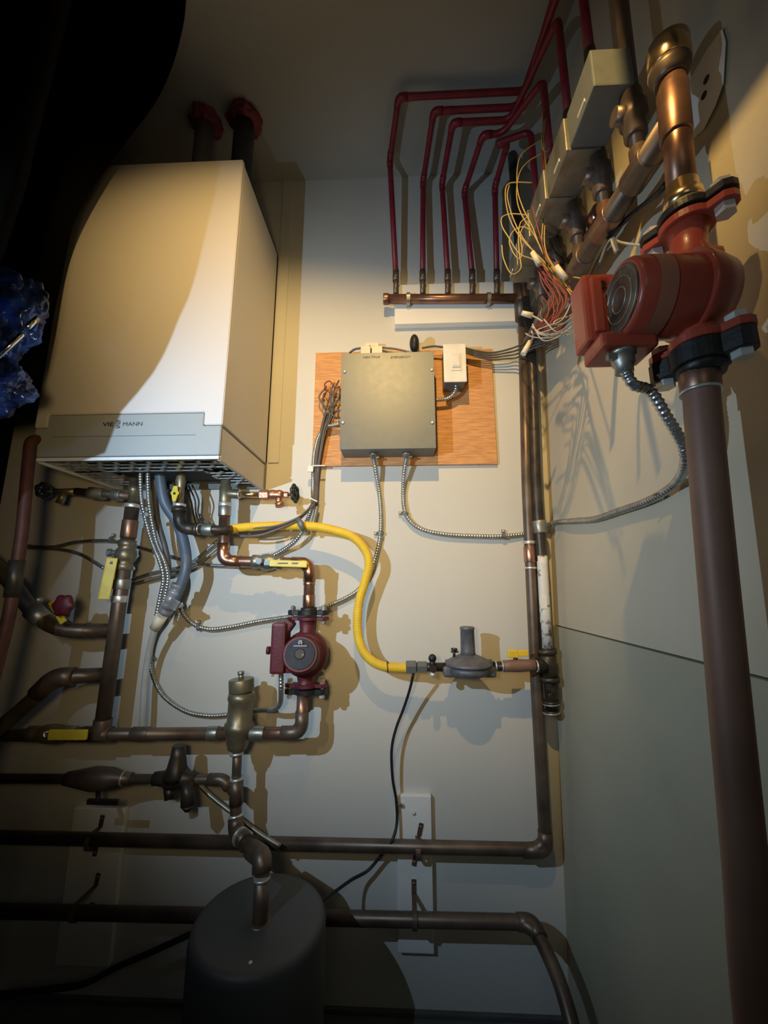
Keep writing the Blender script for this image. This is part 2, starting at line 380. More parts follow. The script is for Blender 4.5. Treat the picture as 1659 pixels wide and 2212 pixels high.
# front panel with the notch for the fascia
nl = W(103, 905, YF).x; nr = W(441, 905, YF).x
g = G(); prof = [(BL,zs),(nl,zs),(nl,zn),(nr,zn),(nr,zs),(BR,zs),(BR,zt),(BL,zt)]
bm = bmesh.new(); vf = [bm.verts.new((x, YF, z)) for x, z in prof]; f = bm.faces.new(vf)
ex = bmesh.ops.extrude_face_region(bm, geom=[f]); bmesh.ops.translate(bm, verts=[v for v in ex['geom'] if isinstance(v, bmesh.types.BMVert)], vec=(0,.014,0))
bmesh.ops.bevel(bm, geom=bm.edges[:], offset=.002, segments=2, affect='EDGES'); g.bm(bm)
obj('front_panel', g, M_white, B)
# fascia: sloping slightly back
g = G(); zl = zb+.012
def fascia():
    bm = bmesh.new(); y0 = YF+.002
    P = [(BL+.003,zl),(BR-.003,zl),(BR-.003,zs-.002),(nr-.002,zs-.002),(nr-.002,zn-.002),(nl+.002,zn-.002),(nl+.002,zs-.002),(BL+.003,zs-.002)]
    vf = [bm.verts.new((x, y0, z)) for x, z in P]; f = bm.faces.new(vf)
    ex = bmesh.ops.extrude_face_region(bm, geom=[f]); bmesh.ops.translate(bm, verts=[v for v in ex['geom'] if isinstance(v, bmesh.types.BMVert)], vec=(0,.012,0))
    bmesh.ops.bevel(bm, geom=bm.edges[:], offset=.0015, segments=2, affect='EDGES'); return bm
g.bm(fascia()); zmid = W(300, 941, YF).z
FA = obj('lower_fascia', g, M_fascia, B)
obj('flap_joint', G().span((nl+.02, YF+.0012, zmid), (nr-.02, YF+.0022, zmid+.0008), 0), M_logo, FA)
obj('lower_side_cover', G().span((BR-.014, YF+.015, zb), (BR-.003, YBK, zs-.004), .002), M_white, B); g = G().span((BL+.003, YF+.015, zb), (BL+.014, YBK, zs-.004), .002)
obj('lower_side_cover', g, M_white, B)
obj('bottom_lip', G().span((BL+.002, YF, zb), (BR-.002, YF+.008, zb+.009), .0015), M_lip, B)
# logo
lz = W(270, 916, YF).z; y_ = YF+.0015
def lx(px): return W(px, 916, YF).x
text('logo', 'VIE', (lx(221), y_, lz), .0158, M_logo, FA, bold=.0003, sx=1.42)
text('logo', 'S', (lx(249.5), y_, lz+.0062), .0140, M_logo, FA, bold=.0003, sx=2.0)
text('logo', 'S', (lx(249.5), y_, lz-.0062), .0140, M_logo, FA, bold=.0003, sx=2.0)
text('logo', 'MANN', (lx(264), y_, lz), .0158, M_logo, FA, bold=0, sx=1.17)
# underside grille: staggered slots around an open middle
g = G(); gy0 = YF+.03; gy1 = YF+.125; gx0 = BL+.02; gx1 = BR-.018; zg = zb+.006
g.span((gx0, YF+.008, zg), (gx1, gy0, zg+.002), 0)
rows = 3; dy = (gy1-gy0)/rows
def slots(x0, x1, y0, rows, dy):
    for r_ in range(rows+1): g.span((x0, y0+r_*dy-.0045, zg), (x1, y0+r_*dy+.0045, zg+.0015), 0)
    for r_ in range(rows):
        x = x0+(.023 if r_ % 2 else 0)
        while x < x1:
            g.span((x-.005, y0+r_*dy, zg), (x+.005, y0+(r_+1)*dy, zg+.0015), 0); x += .046
slots(gx0, gx1, gy0, rows, dy); slots(gx1-.085, gx1, gy1, 5, .030); slots(gx0, gx0+.085, gy1, 5, .030)
obj('bottom_grille', g, M_grille, B)
obj('inner_chassis', G().span((gx0+.02, YF+.03, zb+.05), (gx1-.02, YBK-.02, zb+.055), 0).span((gx0+.1, YF+.14, zb+.03), (gx1-.1, YBK-.02, zb+.05), .004), M_cav, B)
# vent pipes
t = thing('vent_pipe', 'grey vent pipe above the boiler, left of the black one', 'vent pipe', W(443, 345, 1.12))
def zz(px, py, z): return WZ(px, py, z-H)
def vent(t, px, Y, r, m):
    p = W(px, 340, Y); top = Vector((p.x, Y, ZC)); bot = Vector((p.x, Y, zt-.002))
    obj('pipe', G().cyl(bot, top, r, n=24), m, t)
    g = G(); bm = bmesh.new(); bmesh.ops.create_icosphere(bm, subdivisions=4, radius=1)
    for v in bm.verts:
        n = noise.noise(v.co*2.2+Vector((px,0,0)))*.28+noise.noise(v.co*6)*.12
        v.co = Vector((v.co.x*(r+.022)*(1+n), v.co.y*(r+.022)*(1+n), v.co.z*.032*(1+n)))
    g.bm(bm, Matrix.Translation(top-Vector((0,0,.012))), True)
    obj('firestop_collar', g, M_caulk, t)
vent(t, 437, 1.10, .031, M_pvc)
t = thing('vent_pipe', 'black vent pipe above the boiler right corner', 'vent pipe', W(520, 345, 1.12))
vent(t, 523, 1.10, .034, M_blk2)
# ================================================================== helpers for fittings
def hhandle(parent, p, d, up, L, w, m, name='lever_handle', th=.006):
    d = Vector(d).normalized(); up = Vector(up).normalized(); s = d.cross(up)
    rot = Matrix((d, up, s)).transposed()
    c = Vector(p)+d*L/2
    return obj(name, G().box(c, (L, th, w), .0025, rot=rot), m, parent)
def valve_body(parent, a, b, r, m, name='valve_body'):
    a = Vector(a); b = Vector(b); L = (b-a).length
    pr = [(0, r*1.0), (L*.02, r*1.28), (L*.2, r*1.28), (L*.24, r*1.1), (L*.34, r*1.45), (L*.5, r*1.6), (L*.66, r*1.45), (L*.76, r*1.1), (L*.8, r*1.28), (L*.98, r*1.28), (L, r)]
    return obj(name, G().lathe(a, b-a, pr, 20), m, parent)
def handwheel(parent, c, axis, r, m):
    c = Vector(c); ax = Vector(axis).normalized(); u = ax.orthogonal().normalized(); v = ax.cross(u)
    P = [];
    for k in range(49):
        a = 2*PI*k/48; rr = r*(1+.10*math.cos(6*a)); P.append(c+(u*math.cos(a)+v*math.sin(a))*rr)
    g = G().tube(P, r*.22, 8, cap=False)
    for k in range(6):
        a = 2*PI*k/6; g.cyl(c, c+(u*math.cos(a)+v*math.sin(a))*r*1.0, r*.13, n=8)
    g.cyl(c-ax*r*.2, c+ax*r*.25, r*.28, n=10)
    return obj('handwheel', g, m, parent)
# ================================================================== boiler supply riser (left)
YP = 1.20
t = thing('boiler_pipe', 'large copper pipe dropping from the left underside of the boiler, with a yellow lever valve', 'pipe', W(212, 1580, YP))
A0 = W(289, 1046, YP); A0.z = zb+.02
pA = [W(288, 1090, YP), W(262, 1240, YP), W(218, 1575, YP)]
tee = W(290, 1068, YP)
obj('brass_union', G().lathe(A0, (pA[0]-A0), [(0,.014),(.03,.014),(.031,.018),(.05,.018),(.052,.016),((pA[0]-A0).length,.016)], 18), M_brass, t)
run(t, [W(287, 1088, YP), W(218, 1590, YP)], .0205, M_copperd, fit=False)
d_ = (W(218, 1590, YP)-W(287, 1088, YP)).normalized()
def on(tt): return W(287, 1088, YP).lerp(W(218, 1590, YP), tt)
ringat(t, on(0), on(1), .0205, M_solder, 'solder_ring', .012, .012, 1.2)
ringat(t, on(0), on(1), .0205, M_copper, 'coupling', .12, .055, 1.12)
valve_body(t, on(.17), on(.31), .0195, M_brass)
obj('valve_stem', G().cyl(on(.23), on(.23)+Vector((-.045,-.02,0)), .008).hexn(on(.23)+Vector((-.034,-.015,0)), on(.23)+Vector((-.046,-.02,0)), .012), M_galv, t)
q = W(243, 1205, YP-.04); e = W(224, 1295, YP-.05)
hb = thing
obj('handle_arm', G().tube([on(.23)+Vector((-.042,-.02,0)), W(246, 1202, YP-.03), W(240, 1218, YP-.045)], .004, 8), M_galv, t)
dd = (e-q).normalized(); hhandle(t, q, dd, dd.cross(Vector((1,.35,0))), (e-q).length, .030, M_yelh, 'yellow_lever')
ringat(t, on(0), on(1), .0205, M_galvd, 'coupling', .37, .03, 1.12)
ringat(t, on(0), on(1), .0205, M_solder, 'solder_ring', .435, .02, 1.1)
ringat(t, on(0), on(1), .0205, M_copperd, 'coupling', .97, .05, 1.18)
# drain valve to the left of the boiler riser
t2 = thing('drain_valve', 'dark drain valve with round handwheel under the boiler left corner, in shadow', 'valve', W(180, 1090, YP))
P0, P1 = W(284, 1072, YP), W(165, 1062, YP)
obj('pipe', G().cyl(P0, P1, .0125), M_copperd, t2)
ringat(t2, P0, P1, .0125, M_galvd, 'coupling', .25, .03, 1.45)
ringat(t2, P0, P1, .0125, M_brass, 'coupling', .62, .05, 1.5)
obj('valve_body', G().cyl(P1, W(118, 1062, YP), .012, .009).cyl(W(140, 1062, YP), W(128, 1088, YP), .009, .012), M_brass, t2)
obj('valve_stem', G().cyl(W(120, 1062, YP), W(90, 1060, YP), .004), M_brass, t2)
handwheel(t2, W(95, 1060, YP), (1,-.25,0), .022, M_hand)
# ================================================================== boiler return (right) with yellow handled valve down to pump
YR = 1.21
t = thing('boiler_pipe', 'copper pipe from the right underside of the boiler, stepping right above the maroon pump', 'pipe', W(480, 1200, YR))
A0 = W(487, 1045, YR); A0.z = zb+.02
T1 = W(486, 1088, YR)
obj('brass_union', G().lathe(A0, (T1-A0), [(0,.015),(.03,.015),(.032,.018),((T1-A0).length-.004,.018),((T1-A0).length,.016)], 18), M_brass, t)
obj('tee_branch', G().cyl(W(487, 1066, YR), W(516, 1068, YR), .0145, bev=.001), M_brass, t)
pts = [W(486, 1088, YR), W(482, 1212, YR), W(669, 1217, YR), W(667, 1316, YR)]
run(t, pts, .0165, M_copper, M_copperb, bend=.04)
ringat(t, pts[0], pts[1], .0165, M_solder, 'solder_ring', .02, .012, 1.2)
ringat(t, pts[0], pts[1], .0165, M_galvd, 'coupling', .14, .03, 1.15)
ringat(t, pts[2], pts[3], .0165, M_copperb, 'coupling', .82, .035, 1.12)
ringat(t, pts[2], pts[3], .0165, M_copperb, 'coupling', .45, .008, 1.1)
valve_body(t, W(545, 1213, YR), W(612, 1216, YR), .0165, M_galvd)
obj('valve_stem', G().cyl(W(570, 1214, YR), W(570, 1214, YR)+Vector((0,-.045,.0)), .008).hexn(W(570, 1214, YR)+Vector((0,-.032,0)), W(570, 1214, YR)+Vector((0,-.042,0)), .011), M_galv, t)
q = W(572, 1216, YR-.045); e = W(662, 1219, YR-.045)
obj('handle_arm', G().box(q.lerp(e,.1), (.03,.004,.014), .001), M_galv, t)
hhandle(t, q.lerp(e, .12), e-q, (0,-1,0), (e-q).length*.9, .020, M_yelh, 'yellow_lever', .010)
# text-like mark on lever
mk = q.lerp(e,.35); obj('lever_print', G().box(mk+Vector((.012,-.0055,0)), (.030,.0008,.004), 0).box(mk+Vector((.048,-.0055,0)), (.018,.0008,.004), 0), M_pencil, t)
# hose bib
t3 = thing('hose_bib', 'bronze hose bib with a black handwheel, right of the boiler underside', 'valve', W(600, 1090, YR))
p0, p1 = W(513, 1068, YR), W(561, 1069, YR)
obj('nipple', G().cyl(p0, p1, .0095), M_brassb, t3)
obj('solder_ring', G().cyl(p0, p0.lerp(p1,.12), .0125), M_solder, t3)
obj('adapter', G().hexn(p1, W(581, 1069, YR), .0165), M_bronze, t3)
o1 = W(581, 1069, YR); o2 = W(614, 1069, YR)
obj('valve_body', G().lathe(o1, o2-o1, [(0,.0135),(.006,.0165),(.016,.0165),(.024,.0145),(.034,.0165),((o2-o1).length-.008,.0145),((o2-o1).length,.009)], 18).cyl(W(600, 1072, YR), W(604, 1088, YR-.005), .0095, .0105).cyl(W(603.5, 1086, YR-.005), W(605, 1094, YR-.006), .014), M_bronze, t3)
obj('bonnet', G().hexn(o2, W(623, 1069, YR), .010).cyl(W(622, 1069, YR), W(640, 1066, YR), .0055), M_bronze, t3)
handwheel(t3, W(637, 1066, YR), (1,-.15,.05), .0245, M_hand)
# ================================================================== gas line under the boiler and yellow hose
YG = 1.17
t = thing('gas_pipe', 'short dark gas pipe with a small yellow handle under the boiler middle', 'pipe', W(420, 1143, YG))
A0 = W(390, 1040, YG); A0.z = zb+.03
pts = [A0, W(386, 1128, YG), W(402, 1143, YG), W(478, 1144, YG)]
obj('pipe', G().cyl(W(388, 1090, YG), W(386, 1120, YG), .012).cyl(W(405, 1143, YG), W(500, 1144, YG), .0125), M_steelp, t)
obj('valve_body', G().lathe(A0, W(387, 1095, YG)-A0, [(0,.011),(.02,.013),(.035,.016),(.05,.013),(.06,.012),((W(387,1095,YG)-A0).length,.012)], 16), M_brass, t)
obj('elbow', G().tube(rounded([W(387, 1105, YG), W(390, 1140, YG), W(425, 1144, YG)], .035), .0185, 18).cyl(W(387,1098,YG), W(387,1106,YG), .0215).cyl(W(422,1144,YG), W(430,1144,YG), .0215), M_steelp, t)
ringat(t, W(405,1143,YG), W(478,1144,YG), .0125, M_galvd, 'coupling', .62, .03, 1.45)
ringat(t, W(405,1143,YG), W(478,1144,YG), .0125, M_solder, 'solder_ring', .34, .006, 1.35)
ringat(t, W(388,1090,YG), W(386,1120,YG), .0125, M_solder, 'solder_ring', .05, .008, 1.5)
p = W(377, 1066, YG-.03)
g = G(); bm = bmesh.new(); star = [(-.006,.024),(.006,.024),(.009,.008),(.014,.002),(.009,-.006),(.005,-.024),(-.005,-.024),(-.009,-.006),(-.014,.002),(-.010,.008)]
f = bm.faces.new([bm.verts.new((x, 0, z)) for x, z in star]); ex = bmesh.ops.extrude_face_region(bm, geom=[f]); bmesh.ops.translate(bm, verts=[v for v in ex['geom'] if isinstance(v, bmesh.types.BMVert)], vec=(0,.005,0)); bmesh.ops.bevel(bm, geom=bm.edges[:], offset=.001, segments=1, affect='EDGES')
g.bm(bm, Matrix.Translation(p)); g.cyl(p+Vector((0,.005,0)), W(387, 1068, YG), .004, n=8)
obj('yellow_butterfly_handle', g, M_yelh, t)
obj('screw', G().sphere(p+Vector((0,-.001,0)), .004, (1,.5,1), 10), M_black, t)
hose = [W(497, 1144, 1.20), W(530, 1139, 1.22), W(600, 1136, 1.235), W(660, 1136, 1.24), W(712, 1143, 1.235), W(762, 1160, 1.23), W(790, 1190, 1.235), W(797, 1220, 1.24), W(789, 1255, 1.25), W(776, 1300, 1.255), W(772, 1350, 1.255), W(778, 1390, 1.25), W(795, 1420, 1.245), W(828, 1439, 1.235), W(880, 1443, 1.23)]
flexcable('gas_hose', hose, .0142, None, 'yellow corrugated gas hose curving across the middle of the wall', 'hose', m=M_yel, pitch=.0048, amp=.045)
cable('zip_tie', [W(837+6*math.cos(a), 1440+11*math.sin(a), 1.225) for a in [0.0]] + [W(836, 1428, 1.225), W(837, 1441, 1.2165), W(838, 1453, 1.225)], .0012, M_black, None, 'thin black tie around the yellow hose near the regulator', 'cable tie')
# ================================================================== gas regulator
YGR = 1.222
t = thing('gas_regulator', 'grey gas pressure regulator with a vertical stack, between the yellow hose and the corner pipe', 'regulator', W(1010, 1450, YGR))
def Z(px, py, Y=YGR): return W(px, py, Y)
obj('hose_nut', G().hexn(Z(877, 1441), Z(899, 1441), .0195).hexn(Z(901, 1441), Z(922, 1441), .0175), M_galv, t)
obj('pipe_nipple', G().cyl(Z(898, 1441), Z(975, 1441), .0125), M_steelp, t)
obj('valve_stem', G().cyl(Z(934, 1424, YGR-.02), Z(934, 1444, YGR-.02), .008).sphere(Z(934, 1422, YGR-.02), .0115, (1,1,1.05)).cyl(Z(934, 1441), Z(934, 1441)+Vector((0,-.03,0)), .010), M_black, t)
obj('ball_tip', G().sphere(Z(935, 1457, YGR-.02), .0095), M_screw, t)
# squat diaphragm bowl
c = Z(1012, 1441)
obj('lower_body', G().lathe(c+Vector((0,0,-.024)), (0,0,1), [(0,.030),(.004,.052),(.012,.060),(.020,.060),(.026,.057)], 32).box(c+Vector((0,0,-.010)), (.150,.045,.030), .008, seg=3, smooth=True).cyl(Z(963,1441), Z(983,1441), .021).cyl(Z(1045,1441), Z(1062,1441), .022), M_reg, t)
obj('diaphragm_bowl', G().lathe(c+Vector((0,0,.001)), (0,0,1), [(0,.058),(.004,.067),(.009,.068),(.012,.064),(.018,.058),(.026,.044),(.032,.030),(.034,.024)], 36), M_reg, t)
obj('vent_stack', G().lathe(c+Vector((0,0,.030)), (0,0,1), [(0,.0225),(.015,.021),(.074,.020),(.075,.0215),(.081,.0215),(.083,.019)], 24), M_reg, t)
obj('vent_screw', G().cyl(Z(981,1404), Z(981,1420), .004).cyl(Z(981,1400), Z(981,1405), .009).cyl(Z(974,1408),Z(990,1408),.0025), M_steelp, t)
t = thing('gas_pipe', 'short rusty brown gas valve with a yellow tee handle, right of the regulator', 'valve', W(1110, 1450, YGR))
obj('pipe', G().cyl(Z(1060,1440), Z(1165,1438), .0135), M_steelp, t)
obj('valve_body', G().lathe(Z(1086,1439), Z(1146,1437)-Z(1086,1439), [(0,.013),(.002,.0165),(.02,.0165),(.045,.018),(.07,.0165),(.09,.0165),(.092,.013)], 18), M_copperr, t)
for px in (1069, 1083, 1158): obj('solder_ring', G().cyl(Z(px,1439), Z(px+3,1439), .0162), M_solder, t)
obj('valve_stem', G().cyl(Z(1112,1437), Z(1114,1420), .006), M_black, t)
obj('yellow_tee_handle', G().box(Z(1108,1412), (.030,.012,.022), .003).box(Z(1129,1411), (.032,.010,.017), .003), M_yel, t)
# ================================================================== steel gas riser in the corner
YC = 1.265
t = thing('gas_pipe', 'tall dark steel gas pipe in the wall corner with flaking white sealant', 'pipe', W(1188, 1560, YC))
gp = [W(1104, 300, YC), W(1124, 560, YC), W(1147, 760, YC), W(1158, 1040, YC), W(1171, 1220, YC), W(1182, 1420, YC), W(1190, 1500, YC)]
gp[0] = Vector((gp[0].x, YC, ZC))
obj('pipe', G().tube(spline(gp, .02), .0165, 18), M_steelp, t)
sealant = [gp[4].lerp(gp[5], -.10)+Vector((0,-.0012,0))]+[gp[4]+Vector((0,-.0012,0)), gp[4].lerp(gp[5],.5)+Vector((0,-.0012,0)), gp[4].lerp(gp[5],.9)+Vector((0,-.0012,0))]
obj('white_sealant', G().tube(sealant, .0163, 18), M_ptape, t, label='flaking white sealant on the pipe')
obj('white_tag', G().box(W(1174, 1302, YC-.0175), (.020,.002,.036), .0005), M_board, t)
obj('tee', G().cyl(W(1181, 1404, YC), W(1187, 1470, YC), .024, n=22).cyl(W(1180,1402,YC), W(1181.5,1412,YC), .0285, n=22).cyl(W(1187,1462,YC), W(1188,1472,YC), .0285, n=22).cyl(W(1150,1438,YC-.02), W(1183,1438,YC), .020).cyl(W(1150,1438,YC-.022), W(1158,1438,YC-.02), .0235), M_steelp, t)
obj('drip_leg', G().cyl(W(1188,1470,YC), W(1192,1535,YC), .0165).cyl(W(1190,1513,YC), W(1191,1522,YC), .024).cyl(W(1191,1534,YC), W(1192,1542,YC), .021), M_steelp, t)
for py in (1519, 1538): obj('solder_ring', G().cyl(W(1190.5,py,YC), W(1190.8,py+2,YC), .0245), M_solder, t)
obj('coupling', G().cyl(W(1164,1125,YC), W(1168,1152,YC), .0215, bev=.002), M_galvd, t)
# ================================================================== copper riser beside it, from manifold down, then along the wall foot
YH = 1.279
t = thing('copper_pipe', 'long copper pipe from the manifold down the corner, then left above the mounting board', 'pipe', W(1180, 1840, YH))
pp = [W(1128, 620, YH), W(1138, 1040, YH), W(1157, 1450, YH), W(1179, 1836, YH), W(845, 1838, YH), W(620, 1833, YH), W(300, 1822, YH), W(-60, 1808, YH).lerp(W(300, 1822, YH), -.05)]
_d = pp[-1]-pp[-2]; pp[-1] = pp[-2]+_d*((-1.40-pp[-2].x)/_d.x)
obj('pipe', G().tube(rounded(pp[:4]+[pp[-1]], .045), .0172, 18), M_copperd, t)
obj('pipe', G().tube([W(1122,612,YH), W(1127,690,YH)], .0225, 18), M_copperd, t, label='dark tarnished upper fitting')
obj('elbow', G().tube(rounded([W(1177,1795,YH), W(1179,1836,YH), W(1130,1837.5,YH)], .045), .0195, 18), M_copperd, t)
ringat(t, W(1140,1100,YH), W(1148,1260,YH), .0172, M_solder, 'solder_ring', .46, .010, 1.15)
ringat(t, W(1140,1100,YH), W(1148,1260,YH), .0172, M_copperb, 'coupling', .62, .05, 1.12)
ringat(t, W(1140,1100,YH), W(1148,1260,YH), .0172, M_solder, 'solder_ring', .80, .006, 1.15)
t = thing('copper_pipe', 'lowest copper pipe along the wall, turning down beside the right corner', 'pipe', W(900, 1992, YH))
YL = 1.245
_p = W(380, 1975, YL); _d = W(-80, 1966, YL)-_p
pl = [_p+_d*((-1.40-_p.x)/_d.x), W(380, 1975, YL), W(700, 1984, YL), W(1150, 1992, YL), W(1215, 2130, 1.12), W(1262, 2230, 1.02), Vector((W(1330,2400,.9).x, .86, .02))]
obj('pipe', G().tube(rounded([pl[0], pl[3], pl[4], pl[6]], .05), .0172, 18), M_copperd, t)
obj('elbow', G().tube(rounded([W(1118,1991.5,YL), pl[3], pl[3].lerp(pl[4],.30)], .05), .0198, 18), M_copperd, t)
# straps holding the two lower pipes
def strap(p, label, lean=0, m=M_copperd, L=.036, r=.0185):
    t = thing('pipe_strap', label, 'strap', p, 'pipe straps on the lower wall'); p = Vector(p)
    for s in (1, -1):
        a = p+Vector((lean*.35*s, YW-.022-p.y, 0))+Vector((0,0,s*(r+.004)))
        b = p+Vector((lean*s, YW-.022-p.y, s*(r+L)))
        d = (b-a).normalized(); side = d.cross(Vector((0,1,0)))
        rot = Matrix((side, Vector((0,1,0)), d)).transposed()
        obj('strap_ear', G().box((a+b)/2, (.013,.003,(b-a).length), .001, rot=rot), m, t)
        obj('screw', G().sphere(a.lerp(b,.7)+Vector((0,-.002,0)), .0038, (1,.6,1), 10), M_copperb, t)
    P = [];
    for k in range(13):
        an = PI*k/12; P.append(p+Vector((0,-math.sin(an)*(r+.001), math.cos(an)*(r+.002))))
    P = [P[0]+Vector((0,YW-.022-p.y,0))]+P+[P[-1]+Vector((0,YW-.022-p.y,0))]
    vs = []; fs = []
    for q in P: vs += [q+Vector((-.0065,0,0)), q+Vector((.0065,0,0))]
    n = len(P)
    for q in P:
        o = Vector((0,q.y-p.y,q.z-p.z)); o = (o.normalized() if o.length else o)*.0018; vs += [q+o+Vector((-.0065,0,0)), q+o+Vector((.0065,0,0))]
    for k in range(n-1):
        fs += [(2*k,2*k+1,2*k+3,2*k+2), (2*n+2*k+2,2*n+2*k+3,2*n+2*k+1,2*n+2*k), (2*k,2*k+2,2*n+2*k+2,2*n+2*k), (2*k+1,2*n+2*k+1,2*n+2*k+3,2*k+3)]
    obj('band', G().add(vs, fs, False), m, t); return t
strap(W(903, 1838, YH), 'copper strap holding the upper of two low pipes on the middle board', .012)
strap(W(896, 1987, YL), 'copper strap holding the lowest pipe on the middle board', 0)
strap(W(197, 1818, YH), 'dark strap on the upper low pipe at the left board', .006)
strap(W(165, 1970, YL), 'dark strap on the lowest pipe at the left board', .008)
# ================================================================== manifold with five red risers
t = thing('pipe_manifold', 'horizontal copper manifold under the five red risers', 'pipe', W(980, 645, YH))
obj('pipe', G().cyl(W(829, 646, YH), W(1118, 645, YH), .0165, n=22), M_copper, t)
obj('end_cap', G().cyl(W(828, 646, YH), W(840, 646, YH), .0195, n=22, bev=.002), M_copper, t)
rz = [1.575, 1.548, 1.522, 1.497, 1.472]
ris = [((855,612),(842,345),(861,210)), ((913,612),(914,392),(937,240)), ((967,612),(955,396),(978,265)), ((1020,612),(1003,414),(1043,291)), ((1073,612),(1069,404),(1096,310))]
names = ['outermost red riser, leftmost on the manifold', 'second red riser from the left end of the manifold', 'middle red riser of the five on the manifold', 'second red riser from the right end of the manifold', 'innermost red riser, nearest the wall corner']
vY = [.60, .72, .84, .96, 1.08]
VX = .44
for i, ((bx,by),(kx_,ky),(tx,ty)) in enumerate(ris):
    tt = thing('red_riser', 'red painted pipe, '+names[i], 'pipe', W(bx, by, YH), 'red risers on the manifold')
    zi = rz[i]; k = zz(kx_, ky, zi+H); q = zz(tx, ty, zi+H); bot = W(bx, 636, YH)
    base = W(bx+ (0), 595, YH)
    obj('copper_stub', G().cyl(bot, base, .0095).cyl(W(bx,608,YH), W(bx,585,YH), .0118), M_copperd, tt)
    xe = VX-.02-.022*(i); ye = vY[i]
    path = [base, k, q, Vector((xe, q.y+.0, q.z)), Vector((VX+.0, ye, q.z)), Vector((VX, ye, 1.18+H))]
    obj('pipe', G().tube(rounded(path, .03), .0102, 14), M_redpipe, tt)
    for cpt, a, b in ((k, base, q), (q, k, path[3])):
        obj('elbow', G().tube(rounded([cpt.lerp(a,.03/(a-cpt).length), cpt, cpt.lerp(b,.03/(b-cpt).length)], .025), .0118, 14), M_redpipe, tt)
strapm = strap(W(882, 645, YH), 'dark strap over the left end of the manifold', .004, M_galvd, .010, .017); strapm['group'] = 'pipe straps on the manifold'
strapm = strap(W(1055, 645, YH), 'dark strap over the manifold near the corner', .004, M_galvd, .010, .017); strapm['group'] = 'pipe straps on the manifold'
# ================================================================== small maroon circulator
YM = 1.215
t = thing('circulator_pump', 'small maroon circulator pump with a round dark nameplate', 'pump', W(660, 1490, YM))
def M_(px, py, Y=YM): return W(px, py, Y)
cx = (667+660)/2
top = M_(666, 1318); bot = M_(660, 1494)
def flange(parent, c, up, m, r=.026, half=.044, th=.010, rot=0, er=.0135):
    bm = bmesh.new(); n = 40; vs = []
    for k in range(n):
        a = 2*PI*k/n; rr = r
        x = math.cos(a); y = math.sin(a)
        # rounded lozenge: hull of centre disc and two ear discs
        best = 0
        for cx0, r0 in ((0, r), (half-er, er), (-(half-er), er)):
            b = cx0*x; disc = b*b-(cx0*cx0-r0*r0)
            if disc >= 0: best = max(best, b+math.sqrt(disc))
        vs.append(bm.verts.new((x*best, y*best, -th/2)))
    f = bm.faces.new(vs); ex = bmesh.ops.extrude_face_region(bm, geom=[f])
    bmesh.ops.translate(bm, verts=[v for v in ex['geom'] if isinstance(v, bmesh.types.BMVert)], vec=(0,0,th))
    bmesh.ops.bevel(bm, geom=[e for e in bm.edges if abs(e.verts[0].co.z-e.verts[1].co.z) < 1e-6], offset=.0012, segments=1, affect='EDGES')
    q = Vector((0,0,1)).rotation_difference(Vector(up).normalized()).to_matrix().to_4x4()
    g = G().bm(bm, Matrix.Translation(c) @ q @ Matrix.Rotation(rot, 4, 'Z'))
    ears = [Matrix.Translation(c) @ q @ Matrix.Rotation(rot, 4, 'Z') @ Vector((s*(half-er), 0, 0)) for s in (1, -1)]
    return g, ears
ax = (top-bot).normalized()
for nm, py, m_ in (('iron_flange', 1323, M_black), ('body_flange', 1336, M_maroon), ('body_flange', 1480, M_maroon), ('iron_flange', 1493, M_black)):
    c = M_(cx+(1408-py)*.035, py); g, ears = flange(None, c, ax, m_, r=.032, half=.062, th=.014 if nm == 'iron_flange' else .010, er=.015)
    obj(nm, g, m_, t)
    if nm == 'iron_flange':
        s = 1 if py < 1400 else -1
        for e in ears: obj('bolt', G().hexn(e+ax*s*.005, e+ax*s*.018, .0085).cyl(e-ax*s*.034, e+ax*s*.02, .0045, n=10).hexn(e-ax*s*.020, e-ax*s*.034, .0085), M_screw if s < 0 else M_galvd, t)
obj('flange_hub', G().cyl(M_(667,1312), M_(667,1322), .024), M_black, t)
cc = M_(659, 1412)
body = G().lathe(M_(664,1338), M_(660,1480)-M_(664,1338), [(0,.024),(.03,.021),(.05,.028),(.07,.040),(.10,.046),(.13,.040),(.155,.026),(.18,.022),((M_(664,1338)-M_(660,1480)).length,.030)], 24)
body.lathe(cc+Vector((.004,.03,0)), (0,-1,0), [(0,.050),(.02,.064),(.04,.066),(.055,.062),(.062,.052)], 36)
obj('volute', body, M_maroon, t)
mc = M_(648, 1413, YM-.10)
obj('motor', G().lathe(Vector((cc.x-.000, YM-.03, cc.z)), (mc-Vector((cc.x, YM-.03, cc.z))), [(0,.054),(.01,.054),(.055,.050),(.066,.048),(.07,.045)], 36), M_maroon, t)
axm = (mc-Vector((cc.x, YM-.03, cc.z))).normalized(); pc = mc+axm*.0005
NP = obj('nameplate', G().lathe(pc-axm*.0015, axm, [(0,.0395),(.002,.0395),(.0026,.0385)], 40), M_plateblk, t)
obj('centre_screw', G().lathe(pc+axm*.001, axm, [(0,.014),(.0015,.014),(.002,.012)], 24), M_black, NP)
u = Vector((1,0,0)); fz = Vector((0,0,1)); fp = pc+axm*.0014
obj('logo_bar', G().box(fp+fz*.021, (.036,.0008,.0022), 0), M_wmark, NP)
g = G()
for an in (45, -45, 0): g.box(fp+fz*.030, (.013,.0008,.0022), 0, rot=Matrix.Rotation(R(an), 3, 'Y'))
g.box(fp+fz*.0345, (.009,.0008,.0022), 0); obj('logo', g, M_wmark, NP)
